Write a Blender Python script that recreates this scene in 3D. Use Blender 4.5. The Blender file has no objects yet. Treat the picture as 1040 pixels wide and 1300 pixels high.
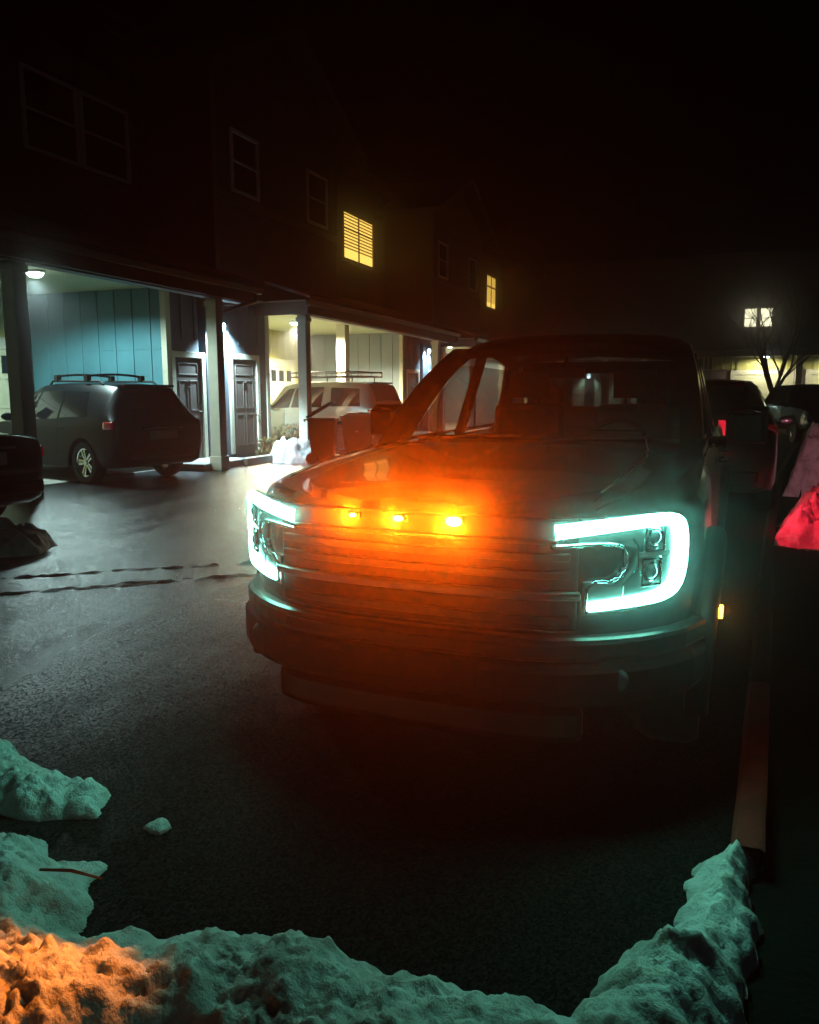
import bpy, bmesh, math, random
from mathutils import Vector, Matrix, noise as mn
random.seed(7)
C = bpy.context.scene
COL = C.collection
R = math.radians

# ------------------------------------------------------------------ camera, sky, exposure
cam_d = bpy.data.cameras.new("camera")
cam = bpy.data.objects.new("camera", cam_d); COL.objects.link(cam)
cam.location = (0, 0, 1.5)
cam.rotation_euler = (R(90) - math.atan(0.150), 0, R(21.3))
cam_d.sensor_fit = 'HORIZONTAL'; cam_d.sensor_width = 36
cam_d.lens = 36 * 1000 / 1040
cam_d.clip_start = 0.02; cam_d.clip_end = 500
C.camera = cam

w = bpy.data.worlds.new("World"); C.world = w; w.use_nodes = True
nt = w.node_tree; bg = nt.nodes["Background"]
sky = nt.nodes.new("ShaderNodeTexSky"); sky.sky_type = 'NISHITA'; sky.sun_disc = False
sky.sun_elevation = R(1.0); sky.sun_rotation = R(200)
nt.links.new(sky.outputs[0], bg.inputs[0]); bg.inputs[1].default_value = 0.00002
sd = bpy.data.lights.new("night_fill", 'SUN'); sd.energy = 0.015; sd.angle = R(0.5); sd.color = (.7, .8, 1)  # faint fill added to bring out the dark facades
so = bpy.data.objects.new("night_fill", sd); COL.objects.link(so)
so.rotation_euler = (R(52), 0, R(50))
C.view_settings.view_transform = 'Standard'; C.view_settings.look = 'None'
C.view_settings.exposure = 0; C.view_settings.gamma = 1
C.render.engine = 'CYCLES'
cy = C.cycles
cy.use_denoising = True
cy.max_bounces = 6; cy.diffuse_bounces = 2; cy.glossy_bounces = 3; cy.transmission_bounces = 4
cy.transparent_max_bounces = 12; cy.volume_bounces = 0
cy.sample_clamp_indirect = 3.0
cy.caustics_reflective = False; cy.caustics_refractive = False

# ------------------------------------------------------------------ materials
MATS = {}
def pm(name, col, rough=.5, metal=0., var=.15, vscale=6., bump=0., bscale=40., emit=None, estr=0., coat=0., spec=.5, vcol=None, coords='Object'):
    m = bpy.data.materials.new(name); m.use_nodes = True; MATS[name] = m
    n = m.node_tree.nodes; l = m.node_tree.links; b = n["Principled BSDF"]
    b.inputs['Roughness'].default_value = rough; b.inputs['Metallic'].default_value = metal
    b.inputs['Coat Weight'].default_value = coat; b.inputs['Coat Roughness'].default_value = .06
    b.inputs['Specular IOR Level'].default_value = spec
    tc = n.new("ShaderNodeTexCoord")
    no = n.new("ShaderNodeTexNoise"); no.inputs['Scale'].default_value = vscale; no.inputs['Detail'].default_value = 5
    l.new(tc.outputs[coords], no.inputs['Vector'])
    cr = n.new("ShaderNodeValToRGB")
    c0 = [max(0, c * (1 - var)) for c in col]; c1 = [min(1, c * (1 + var)) for c in (vcol or col)]
    cr.color_ramp.elements[0].color = (*c0, 1); cr.color_ramp.elements[1].color = (*c1, 1)
    cr.color_ramp.elements[0].position = .3; cr.color_ramp.elements[1].position = .7
    l.new(no.outputs['Fac'], cr.inputs[0]); l.new(cr.outputs[0], b.inputs['Base Color'])
    if bump:
        n2 = n.new("ShaderNodeTexNoise"); n2.inputs['Scale'].default_value = bscale; n2.inputs['Detail'].default_value = 4
        l.new(tc.outputs[coords], n2.inputs['Vector'])
        bp = n.new("ShaderNodeBump"); bp.inputs['Strength'].default_value = bump; bp.inputs['Distance'].default_value = .02
        l.new(n2.outputs['Fac'], bp.inputs['Height']); l.new(bp.outputs[0], b.inputs['Normal'])
    if emit:
        b.inputs['Emission Color'].default_value = (*emit, 1); b.inputs['Emission Strength'].default_value = estr
    return m

pm('trim', (.62, .58, .45), .55, var=.08, bump=.1)
pm('siding_dark', (.060, .045, .038), .7, var=.2, vscale=2, bump=.2)
pm('siding_entry', (.085, .10, .12), .6, var=.15, vscale=2, bump=.15)
pm('siding_blue', (.07, .225, .27), .6, var=.16, vscale=1.6, bump=.15, bscale=60)
pm('siding_grey', (.20, .27, .31), .6, var=.12, vscale=1.6, bump=.15, bscale=60)
pm('siding_cream', (.43, .40, .13), .65, var=.12, vscale=2, bump=.15)
pm('ceiling', (.55, .58, .38), .75, var=.06, vscale=1.5)
pm('fascia', (.11, .075, .05), .5, var=.2, vscale=3)
pm('gutter', (.35, .28, .22), .25, metal=.9, var=.15)
pm('shingle', (.035, .03, .03), .85, var=.35, vscale=9, bump=.6, bscale=30)
pm('door_paint', (.085, .07, .06), .45, var=.1, bump=.05)
pm('garage_paint', (.60, .57, .38), .5, var=.06)
pm('dark_pane', (.012, .013, .016), .08, var=.1)
pm('lit_window', (.5, .4, .2), .6, emit=(1., .64, .12), estr=1.7, vscale=1.5)
pm('lit_window_far', (.5, .45, .3), .6, emit=(1., .95, .62), estr=2.0, vscale=1.5)
pm('blind', (.55, .45, .25), .6, emit=(1., .50, .08), estr=.22)
pm('lamp_glass', (.8, .9, .85), .3, emit=(.75, 1., .86), estr=14)
pm('sconce_glass', (.8, .9, .9), .3, emit=(.7, .97, 1.), estr=9)
pm('metal_dark', (.03, .03, .03), .35, metal=.8)
pm('chrome', (.75, .77, .78), .12, metal=1., var=.03)
pm('chrome_dull', (.30, .31, .32), .28, metal=1., var=.1)
pm('concrete', (.26, .25, .22), .8, var=.2, vscale=4, bump=.3)
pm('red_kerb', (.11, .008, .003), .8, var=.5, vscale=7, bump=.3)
pm('kerb_shaded', (.009, .009, .009), .85, var=.4, vscale=7, bump=.3, spec=.2)  # near-black, the shade beside the truck is put into the colour
pm('soil', (.006, .006, .005), .95, var=.4, vscale=5, bump=.5, spec=.1)
pm('bark', (.045, .035, .03), .9, var=.3, vscale=20, bump=.4)
pm('leaf', (.16, .13, .04), .7, var=.4, vscale=30)
pm('slush', (.13, .135, .135), .45, var=.5, vscale=14, bump=.8, bscale=90)
pm('rubber', (.012, .012, .012), .75, var=.2, bump=.1)
pm('plastic_black', (.006, .006, .007), .6, var=.2, vscale=20, bump=.08, bscale=300, spec=.25)
pm('plastic_gloss', (.006, .006, .007), .38, var=.2)
pm('truck_paint', (.006, .007, .009), .25, metal=.2, coat=.6, var=.1)
pm('suv_green', (.003, .0055, .007), .36, metal=.1, coat=.08, spec=.12, var=.08)
pm('suv_silver', (.42, .42, .36), .3, metal=.45, coat=.8, var=.05)
pm('car_black', (.008, .008, .010), .22, metal=.2, coat=1., var=.1)
pm('car_grey', (.018, .018, .02), .3, metal=.6, coat=1., var=.1)
pm('car_glass', (.006, .007, .008), .05, var=.1, spec=.7)
pm('fabric', (.02, .02, .022), .9, var=.2)
pm('tail_red', (.25, .01, .012), .15, coat=1., emit=(1., .02, .04), estr=.04)
pm('tail_red_lit', (.4, .01, .012), .15, coat=1., emit=(1., .02, .05), estr=.7)
pm('tail_red_glow', (.35, .01, .012), .15, coat=1., emit=(1., .02, .05), estr=.14)
pm('plate', (.35, .36, .36), .4, var=.1)
pm('bin', (.025, .02, .02), .45, var=.2, vscale=10, bump=.05)
pm('amber_lens', (.9, .4, .05), .2, emit=(1., .42, .06), estr=30)
pm('amber_marker', (.9, .4, .05), .2, emit=(1., .36, .03), estr=18)
pm('led_white', (.8, .9, .9), .2, emit=(.22, 1., .72), estr=54)
pm('lens_ring', (.45, .5, .52), .15, metal=1., var=.05)
pm('lens_glass', (.05, .07, .08), .04, var=.05, spec=1.)
pm('lamp_housing', (.06, .07, .075), .3, metal=.6, coat=1.)
pm('yellow_poster', (.6, .5, .1), .6, emit=(1., .62, .05), estr=.55)

def mat_asphalt():
    m = bpy.data.materials.new('asphalt'); m.use_nodes = True; MATS['asphalt'] = m
    n = m.node_tree.nodes; l = m.node_tree.links; b = n["Principled BSDF"]
    tc = n.new("ShaderNodeTexCoord")
    def noise(scale, det=3, rough=.5, vec=None):
        x = n.new("ShaderNodeTexNoise"); x.inputs['Scale'].default_value = scale
        x.inputs['Detail'].default_value = det; x.inputs['Roughness'].default_value = rough
        l.new(vec or tc.outputs['Object'], x.inputs['Vector']); return x
    def mp(src, a0, a1, b0, b1):
        x = n.new("ShaderNodeMapRange"); l.new(src, x.inputs[0])
        for i, v in enumerate((a0, a1, b0, b1)): x.inputs[i + 1].default_value = v
        return x
    big = noise(.55, 4, .6)
    mpn = n.new("ShaderNodeMapping"); l.new(tc.outputs['Object'], mpn.inputs['Vector'])
    mpn.inputs['Scale'].default_value = (1.6, .16, 1); mpn.inputs['Rotation'].default_value = (0, 0, R(-38))
    trk = noise(1.6, 4, .55, mpn.outputs[0])
    mix = n.new("ShaderNodeMath"); mix.operation = 'ADD'
    l.new(big.outputs['Fac'], mix.inputs[0]); l.new(trk.outputs['Fac'], mix.inputs[1])
    # melt water has run off the carports: the left half of the lot is wet, the strip by the pickup only damp
    sx = n.new("ShaderNodeSeparateXYZ"); l.new(tc.outputs['Object'], sx.inputs[0])
    wx = n.new("ShaderNodeMath"); wx.operation = 'MULTIPLY_ADD'; wx.inputs[1].default_value = -2.6
    l.new(big.outputs['Fac'], wx.inputs[0]); l.new(sx.outputs['X'], wx.inputs[2])
    wet = mp(wx.outputs[0], -2.9, -4.9, 0, 1)
    def lerp(a, b):
        x = n.new("ShaderNodeMapRange"); l.new(wet.outputs[0], x.inputs[0]); x.inputs[3].default_value = a; x.inputs[4].default_value = b; return x
    stripe = mp(trk.outputs['Fac'], .40, .60, .05, -.03)
    rr = n.new("ShaderNodeMath"); rr.operation = 'ADD'
    l.new(lerp(.75, .21).outputs[0], rr.inputs[0]); l.new(stripe.outputs[0], rr.inputs[1]); l.new(rr.outputs[0], b.inputs['Roughness'])
    l.new(lerp(.04, .65).outputs[0], b.inputs['Specular IOR Level'])
    vo = n.new("ShaderNodeTexVoronoi"); vo.inputs['Scale'].default_value = 120
    l.new(tc.outputs['Object'], vo.inputs['Vector'])
    cr = n.new("ShaderNodeValToRGB")
    cr.color_ramp.elements[0].color = (.004, .004, .0045, 1); cr.color_ramp.elements[1].color = (.016, .016, .016, 1)
    l.new(vo.outputs['Color'], cr.inputs[0]); l.new(cr.outputs[0], b.inputs['Base Color'])
    # every stone lies at its own tilt
    sub = n.new("ShaderNodeVectorMath"); sub.operation = 'SUBTRACT'; sub.inputs[1].default_value = (.5, .5, .5)
    l.new(vo.outputs['Color'], sub.inputs[0])
    mul = n.new("ShaderNodeVectorMath"); mul.operation = 'MULTIPLY'; mul.inputs[1].default_value = (.6, .6, 0); l.new(sub.outputs[0], mul.inputs[0])
    ge = n.new("ShaderNodeNewGeometry"); ad = n.new("ShaderNodeVectorMath"); ad.operation = 'ADD'
    l.new(ge.outputs['Normal'], ad.inputs[0]); l.new(mul.outputs[0], ad.inputs[1])
    nm = n.new("ShaderNodeVectorMath"); nm.operation = 'NORMALIZE'; l.new(ad.outputs[0], nm.inputs[0])
    fine = noise(190, 3, .65)
    bp = n.new("ShaderNodeBump"); bp.inputs['Strength'].default_value = .5; bp.inputs['Distance'].default_value = .004
    l.new(fine.outputs['Fac'], bp.inputs['Height']); l.new(nm.outputs[0], bp.inputs['Normal'])
    bp2 = n.new("ShaderNodeBump"); bp2.inputs['Strength'].default_value = .3; bp2.inputs['Distance'].default_value = .03
    l.new(mix.outputs[0], bp2.inputs['Height']); l.new(bp.outputs[0], bp2.inputs['Normal'])
    l.new(bp2.outputs[0], b.inputs['Normal'])
mat_asphalt()

def mat_snow():
    m = bpy.data.materials.new('snow'); m.use_nodes = True; MATS['snow'] = m
    n = m.node_tree.nodes; l = m.node_tree.links; b = n["Principled BSDF"]
    tc = n.new("ShaderNodeTexCoord")
    a = n.new("ShaderNodeTexNoise"); a.inputs['Scale'].default_value = 9; a.inputs['Detail'].default_value = 8; a.inputs['Roughness'].default_value = .65
    l.new(tc.outputs['Object'], a.inputs['Vector'])
    cr = n.new("ShaderNodeValToRGB")
    cr.color_ramp.elements[0].color = (.34, .33, .31, 1); cr.color_ramp.elements[1].color = (.62, .62, .62, 1)
    cr.color_ramp.elements[0].position = .32; cr.color_ramp.elements[1].position = .56
    l.new(a.outputs['Fac'], cr.inputs[0]); l.new(cr.outputs[0], b.inputs['Base Color'])
    f = n.new("ShaderNodeTexNoise"); f.inputs['Scale'].default_value = 150; f.inputs['Detail'].default_value = 3
    l.new(tc.outputs['Object'], f.inputs['Vector'])
    f2 = n.new("ShaderNodeTexNoise"); f2.inputs['Scale'].default_value = 38; f2.inputs['Detail'].default_value = 5
    l.new(tc.outputs['Object'], f2.inputs['Vector'])
    ad = n.new("ShaderNodeMath"); ad.operation = 'MULTIPLY_ADD'; ad.inputs[1].default_value = .35
    l.new(f.outputs['Fac'], ad.inputs[0]); l.new(f2.outputs['Fac'], ad.inputs[2])
    bp = n.new("ShaderNodeBump"); bp.inputs['Strength'].default_value = .7; bp.inputs['Distance'].default_value = .018
    l.new(ad.outputs[0], bp.inputs['Height']); l.new(bp.outputs[0], b.inputs['Normal'])
    b.inputs['Roughness'].default_value = .6; b.inputs['Specular IOR Level'].default_value = .3
    b.inputs['Subsurface Weight'].default_value = .55; b.inputs['Subsurface Scale'].default_value = .03; b.inputs['Subsurface Radius'].default_value = (1., .9, .8)
mat_snow()

def mat_glass(name, tint, rough=.03):
    m = bpy.data.materials.new(name); m.use_nodes = True; MATS[name] = m
    n = m.node_tree.nodes; l = m.node_tree.links; n.remove(n["Principled BSDF"])
    t = n.new("ShaderNodeBsdfTransparent"); t.inputs[0].default_value = (*tint, 1)
    g = n.new("ShaderNodeBsdfGlossy"); g.inputs['Roughness'].default_value = rough
    fr = n.new("ShaderNodeFresnel"); fr.inputs[0].default_value = 1.45
    mx = n.new("ShaderNodeMixShader"); l.new(fr.outputs[0], mx.inputs[0]); l.new(t.outputs[0], mx.inputs[1]); l.new(g.outputs[0], mx.inputs[2])
    l.new(mx.outputs[0], n["Material Output"].inputs[0])
mat_glass('clear_glass', (.42, .45, .45))
mat_glass('tinted_glass', (.25, .26, .26))

# ------------------------------------------------------------------ mesh builder
class MB:
    def __init__(s): s.bm = bmesh.new()
    def box(s, lo, hi, M=None):
        vs = [s.bm.verts.new((x, y, z)) for x in (lo[0], hi[0]) for y in (lo[1], hi[1]) for z in (lo[2], hi[2])]
        for f in ((0, 1, 3, 2), (4, 6, 7, 5), (0, 4, 5, 1), (2, 3, 7, 6), (0, 2, 6, 4), (1, 5, 7, 3)):
            s.bm.faces.new([vs[i] for i in f])
        if M is not None:
            for v in vs: v.co = M @ v.co
        return s
    def prism(s, pts, d):
        """polygon of 3-D points extruded by vector d"""
        d = Vector(d); a = [s.bm.verts.new(p) for p in pts]; b = [s.bm.verts.new(Vector(p) + d) for p in pts]
        s.bm.faces.new(a[::-1]); s.bm.faces.new(b)
        for i in range(len(a)):
            j = (i + 1) % len(a); s.bm.faces.new((a[i], a[j], b[j], b[i]))
        return s
    def poly(s, pts): s.bm.faces.new([s.bm.verts.new(p) for p in pts]); return s
    def tube(s, pts, r, n=8, cap=True):
        pts = [Vector(p) for p in pts]; rs = r if isinstance(r, (list, tuple)) else [r] * len(pts)
        rings = []; up = None
        for i, p in enumerate(pts):
            t = (pts[min(i + 1, len(pts) - 1)] - pts[max(i - 1, 0)]).normalized()
            if up is None: up = Vector((0, 0, 1)) if abs(t.z) < .9 else Vector((1, 0, 0))
            u = (up - t * up.dot(t)).normalized(); v = t.cross(u); up = u
            rings.append([s.bm.verts.new(p + (u * math.cos(2 * math.pi * k / n) + v * math.sin(2 * math.pi * k / n)) * rs[i]) for k in range(n)])
        for a, b in zip(rings, rings[1:]):
            for k in range(n): s.bm.faces.new((a[k], a[(k + 1) % n], b[(k + 1) % n], b[k]))
        if cap: s.bm.faces.new(rings[0][::-1]); s.bm.faces.new(rings[-1])
        return s
    def lathe(s, prof, M=None, n=32):
        """prof: (r, h) revolved about local z"""
        rings = []
        for r, h in prof:
            if r < 1e-6: rings.append([s.bm.verts.new((0, 0, h))])
            else: rings.append([s.bm.verts.new((r * math.cos(2 * math.pi * k / n), r * math.sin(2 * math.pi * k / n), h)) for k in range(n)])
        vs = [v for q in rings for v in q]
        for a, b in zip(rings, rings[1:]):
            for k in range(n):
                j = (k + 1) % n
                if len(a) == 1 and len(b) == 1: continue
                if len(a) == 1: s.bm.faces.new((a[0], b[k], b[j]))
                elif len(b) == 1: s.bm.faces.new((a[k], a[j], b[0]))
                else: s.bm.faces.new((a[k], a[j], b[j], b[k]))
        if M is not None:
            for v in vs: v.co = M @ v.co
        return s
    def grid(s, P):
        V = [[s.bm.verts.new(p) for p in row] for row in P]
        for a, b in zip(V, V[1:]):
            for k in range(len(a) - 1): s.bm.faces.new((a[k], a[k + 1], b[k + 1], b[k]))
        return V
    def build(s, name, mat, parent=None, smooth=None, bevel=0, mirror=False):
        bmesh.ops.recalc_face_normals(s.bm, faces=s.bm.faces)
        me = bpy.data.meshes.new(name); s.bm.to_mesh(me); s.bm.free()
        me.materials.append(MATS[mat] if isinstance(mat, str) else mat)
        if smooth is not None:
            me.shade_smooth(); me.set_sharp_from_angle(angle=R(smooth))
        o = bpy.data.objects.new(name, me); COL.objects.link(o)
        if parent is not None: o.parent = parent
        if bevel:
            b = o.modifiers.new('bevel', 'BEVEL'); b.width = bevel; b.segments = 2; b.limit_method = 'ANGLE'
        return o

def thing(name, label, cat, loc=(0, 0, 0), rz=0, group=None):
    o = bpy.data.objects.new(name, None); COL.objects.link(o); o.location = loc; o.rotation_euler = (0, 0, rz)
    o.empty_display_size = .2
    return tag(o, label, cat, group)
def tag(o, label, cat, group=None):
    o['label'] = label; o['category'] = cat
    if group: o['group'] = group
    return o
def copy_tree(o, parent=None):
    c = o.copy(); COL.objects.link(c)
    if parent is not None: c.parent = parent
    for ch in list(o.children): copy_tree(ch, c)
    return c
def light(name, kind, energy, color, loc, parent=None, size=.05, aim=None, cone=None, blend=1.):
    d = bpy.data.lights.new(name, kind); d.energy = energy; d.color = color
    if kind in ('POINT', 'SPOT'): d.shadow_soft_size = size
    if kind == 'SPOT': d.spot_size = cone; d.spot_blend = blend
    if kind == 'AREA': d.size = size
    o = bpy.data.objects.new(name, d); COL.objects.link(o); o.location = loc
    if aim is not None: o.rotation_euler = Vector(aim).to_track_quat('-Z', 'Y').to_euler()
    if parent is not None: o.parent = parent
    return o
def rotx(a): return Matrix.Rotation(a, 4, 'X')
def T(x, y, z): return Matrix.Translation((x, y, z))

# ------------------------------------------------------------------ ground, lot, kerb
g = MB().poly([(-70, -70, -.03), (70, -70, -.03), (70, 70, -.03), (-70, 70, -.03)]).build('ground', 'soil'); g['kind'] = 'structure'
def kerb_x(y): return .135 + .062 * (y - 3) + .0018 * max(0, y - 7) ** 2
def tess(x0, x1f, ys, z):
    return [[(x0 + (x1f(y) - x0) * i / 24, y, z) for i in range(25)] for y in ys]
m = MB(); m.grid(tess(-10.3, kerb_x, [-6 + i for i in range(0, 51)], 0)); a = m.build('asphalt_lot', 'asphalt'); a['kind'] = 'structure'
m = MB(); m.box((-16, -6, -.02), (-10.302, 62, .02)); p = m.build('carport_pavement', 'concrete', bevel=.01); p['kind'] = 'structure'
m = MB()
P = []
for i in range(0, 130):
    y = 2.56 + i * .2; x = kerb_x(y)
    y += .015 * mn.noise(Vector((i * 3.1, 0, 0))); x += .008 * mn.noise(Vector((i * 1.7, 4, 0)))
    P.append([(x, y, -.02), (x + .004, y, .055), (x + .02, y, .07), (x + .09, y, .07), (x + .105, y, .06), (x + .105, y, -.02)])
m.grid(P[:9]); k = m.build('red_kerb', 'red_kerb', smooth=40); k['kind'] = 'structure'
m = MB(); m.grid(P[8:]); k = m.build('kerb', 'kerb_shaded', smooth=40); k['kind'] = 'structure'

# ------------------------------------------------------------------ houses
XF, XP, XE, XB, XR, XK = -8.9, -9.2, -10.3, -9.95, -11.8, -13.8
ZC, ZF0, ZF1 = 3.58, 3.31, 3.62

def bx(name, mat, parent, lo, hi, bevel=.006):
    return MB().box(lo, hi).build(name, mat, parent, bevel=bevel)

def window(parent, x, y0, y1, z0, z1, lit=None, sash=True, blinds=False, pane='dark_pane'):
    """window on a wall that faces +x"""
    f = MB(); t = .07
    f.box((x, y0 - t, z0 - t), (x + .05, y0, z1 + t)).box((x, y1, z0 - t), (x + .05, y1 + t, z1 + t))
    f.box((x, y0, z1), (x + .05, y1, z1 + t)).box((x, y0, z0 - t), (x + .06, y1, z0))
    ym = (y0 + y1) / 2; zm = z0 + (z1 - z0) * (.66 if blinds else .5)
    if blinds:
        f.box((x + .012, ym - .03, z0 + .001), (x + .044, ym + .03, z1 - .001))
        f.box((x + .014, y0 + .001, zm - .025), (x + .042, ym - .031, zm + .025)).box((x + .014, ym + .031, zm - .025), (x + .042, y1 - .001, zm + .025))
    elif sash: f.box((x + .012, y0 + .001, zm - .022), (x + .042, y1 - .001, zm + .022))
    fr = f.build('window', 'trim' if not blinds else 'fascia', parent)
    MB().box((x - .02, y0, z0), (x + .004, y1, z1)).build('pane', lit or pane, fr)
    if blinds:
        s = MB(); n = int((z1 - z0 - .2) / .105)
        for i in range(n):
            z = z1 - .05 - i * .105
            s.box((x + .008, y0 + .01, z - .030), (x + .0105, y1 - .01, z + .022))
        s.build('blind', 'blind', fr)
    return fr

def door(parent, y0, y1, z0, z1, mat='door_paint', glass=False):
    x = XE
    f = MB().box((x, y0 - .12, z0), (x + .05, y0, z1 + .12)).box((x, y1, z0), (x + .05, y1 + .12, z1 + .12)).box((x, y0, z1), (x + .05, y1, z1 + .12))
    d = MB().box((x - .03, y0, z0), (x + .012, y1, z1))
    hgt = z1 - z0; wd = y1 - y0
    for (a, b, c, e) in ((.14, .46, .08, .42), (.54, .86, .08, .42), (.14, .46, .48, .78), (.54, .86, .48, .78), (.14, .86, .83, .95)):
        Y0, Y1, Z0, Z1 = y0 + a * wd, y0 + b * wd, z0 + c * hgt, z0 + e * hgt
        for q in (((x + .012, Y0, Z0), (x + .022, Y1, Z0 + .025)), ((x + .012, Y0, Z1 - .025), (x + .022, Y1, Z1)), ((x + .012, Y0, Z0 + .025), (x + .022, Y0 + .025, Z1 - .025)), ((x + .012, Y1 - .025, Z0 + .025), (x + .022, Y1, Z1 - .025))):
            d.box(*q)
    dd = d.build('door', mat, parent, bevel=.004)
    f.build('door_frame', 'trim', dd, bevel=.006)
    MB().tube([(x + .012, y1 - .1, z0 + 1.0), (x + .07, y1 - .1, z0 + 1.0), (x + .07, y1 - .2, z0 + 1.0)], .012).build('handle', 'chrome', dd, smooth=40)
    MB().lathe([(0, 0), (.03, 0), (.03, .012), (0, .014)], T(x + .012, y1 - .1, z0 + 1.15) @ Matrix.Rotation(R(90), 4, 'Y'), 16).build('lock', 'chrome', dd, smooth=40)
    MB().box((x + .012, (y0 + y1) / 2 - .05, z0 + 1.5), (x + .03, (y0 + y1) / 2 + .05, z0 + 1.62)).build('knocker', 'chrome', dd, bevel=.008)
    if glass: MB().box((x + .013, y0 + .12 * wd, z0 + .45 * hgt), (x + .026, y1 - .12 * wd, z0 + .92 * hgt)).build('door_pane', 'yellow_poster', dd)
    return dd

def sconce(parent, y, z, e=14):
    x = XE
    s = MB().box((x, y - .05, z - .1), (x + .03, y + .05, z + .1)).lathe([(.02, .0), (.07, -.03), (.075, -.04), (.02, -.045)], T(x + .1, y, z + .1), 16).tube([(x + .03, y, z + .05), (x + .1, y, z + .09)], .012).build('wall_lamp', 'metal_dark', parent, smooth=40)
    MB().lathe([(.03, .05), (.055, .02), (.05, -.08), (0, -.1)], T(x + .1, y, z), 16).build('lamp_shade', 'sconce_glass', s, smooth=60)
    light('sconce_light', 'SPOT', e, (.55, .86, 1.), (x + .22, y, z + .02), s, .05, aim=(-.35, 0, -1), cone=R(125), blend=.6)

def battens(m, axis, fixed, lo, hi, z0, z1, step=.42, t=.022, wd=.05):
    n = int((hi - lo) / step)
    for i in range(1, n + 1):
        c = lo + i * step
        if axis == 'x': m.box((c - wd / 2, fixed - t, z0), (c + wd / 2, fixed, z1))
        else: m.box((fixed, c - wd / 2, z0), (fixed + t, c + wd / 2, z1))

def house(name, label, y0, L, W, op, posts, fas, doors, sconces, bay, lit, sidecol, ceil, garage, big=None, litw=None):
    o = thing(name, label, 'townhouse', (0, 0, 0), 0, 'row of townhouses on the left')
    y1 = y0 + L; g = .004
    # upper body and ground walls
    m = MB()
    m.box((-20, y0 + g, 3.9), (XR, y1 - g, 8.6))
    m.box((-20, y0 + g, 0), (XK - .16, y1 - g, 3.896))
    m.build('wall', 'siding_dark', o)
    for (a, b) in ((y0 + g, op), (W, y1 - g)):
        if b - a > .05:
            m = MB().box((-13.6, a + .13, 0), (XE, b - .13 if b > a + .3 else b, 3.58))
            battens(m, 'y', XE, a + .1, b - .2, 2.6, 3.57); m.build('entry_wall', 'siding_entry', o)
    # carport side walls, back wall and ceiling
    def side(y, sgn, mat):
        s = MB().box((XK, min(y, y + sgn * .12), .02), (XE - .08, max(y, y + sgn * .12), ZC))
        if sgn > 0:
            battens(s, 'x', y, XK + .05, XE - .25, .02, ZC - .002, step=.44)
            s.box((XK + .02, y - .012, 2.38), (XE - .12, y, 2.41))
        s.build('carport_wall', mat, o)
    side(W, 1, sidecol); side(op, -1, sidecol)
    b = MB().box((XK - .15, op, .02), (XK, W - .03, ZC)); battens(b, 'y', XK, op, W - .2, 2.75, ZC - .002, step=.4, t=.018)
    b.build('back_wall', 'siding_cream', o)
    for gy0, gy1 in garage:
        gd = MB().box((XK, gy0, .02), (XK + .03, gy1, 2.4))
        for i in range(1, 4): gd.box((XK + .03, gy0 + .02, .02 + i * .6 - .02), (XK + .042, gy1 - .02, .02 + i * .6 + .02))
        gd = gd.build('garage_door', 'garage_paint', o, bevel=.004)
        n = 6; wd = (gy1 - gy0) / n
        for i in range(n):
            MB().box((XK + .03, gy0 + i * wd + .1, 1.92), (XK + .045, gy0 + (i + 1) * wd - .1, 2.28)).build('window', 'dark_pane', gd)
        MB().box((XK, gy0 - .2, .02), (XK + .05, gy0 - .003, 2.65)).box((XK, gy1 + .003, .02), (XK + .05, gy1 + .2, 2.65)).box((XK, gy0, 2.403), (XK + .05, gy1, 2.65)).build('frame', 'trim', gd, bevel=.006)
    bx('ceiling', 'ceiling', o, (XK - .1, fas[0] + .02, ZC + .003), (XF - .06, fas[1] - .02, ZC + .06))
    # corner trims
    for y, s in ((W, 1), (op, -1)):
        MB().box((XE - .1, min(y - .01 * s, y + .14 * s), .02), (XE + .03, max(y - .01 * s, y + .14 * s), ZC)).build('corner_trim', 'trim', o, bevel=.006)
    for py in posts:
        px = XP if py > 0 else XP
        q = MB().box((px - .115, py - .115, 0), (px + .115, py + .115, ZF0 + .02)).box((px - .14, py - .14, 0), (px + .14, py + .14, .28)).box((px - .14, py - .14, ZF0 - .14), (px + .14, py + .14, ZF0 - .04))
        q.build('post', 'trim', o, bevel=.01)
    # beam, fascia, gutter, porch roof
    MB().box((XP - .11, fas[0] + .1, ZF0), (XP + .11, fas[1] - .1, ZC)).build('beam', 'fascia', o, bevel=.006)
    MB().box((XF - .04, fas[0], ZF0), (XF, fas[1], ZF1)).box((XR, fas[1] - .03, ZF0), (XF - .042, fas[1] - .002, ZF1 - .02)).box((XR, fas[0] + .002, ZF0), (XF - .042, fas[0] + .03, ZF1 - .02)).build('fascia', 'fascia', o, bevel=.004)
    MB().prism([(XF + .12, fas[0] - .1, ZF1 + .03), (XR, fas[0] - .1, ZF1 + .98), (XR, fas[0] - .1, ZF1 + 1.06), (XF + .12, fas[0] - .1, ZF1 + .09)], (0, fas[1] - fas[0] + .2, 0)).build('porch_roof', 'shingle', o)
    MB().prism([(XF + .003, fas[0] - .06, ZF1 - .12), (XF + .10, fas[0] - .06, ZF1 - .12), (XF + .135, fas[0] - .06, ZF1 - .02), (XF + .135, fas[0] - .06, ZF1 + .01), (XF + .003, fas[0] - .06, ZF1 + .01)], (0, fas[1] - fas[0] + .12, 0)).build('gutter', 'gutter', o, bevel=.008)
    e = fas[1]
    MB().tube([(XF + .05, e - .1, ZF1 - .11), (XF + .05, e - .1, ZF1 - .25), (XP + .02, posts[-1] + .2, ZF0 - .22), (XP, posts[-1] + .19, ZF0 - .4), (XP, posts[-1] + .19, .1)], .045).build('downspout', 'gutter', o, smooth=50)
    for d in doors: door(o, *d)
    for s in sconces: sconce(o, *s)
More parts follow.
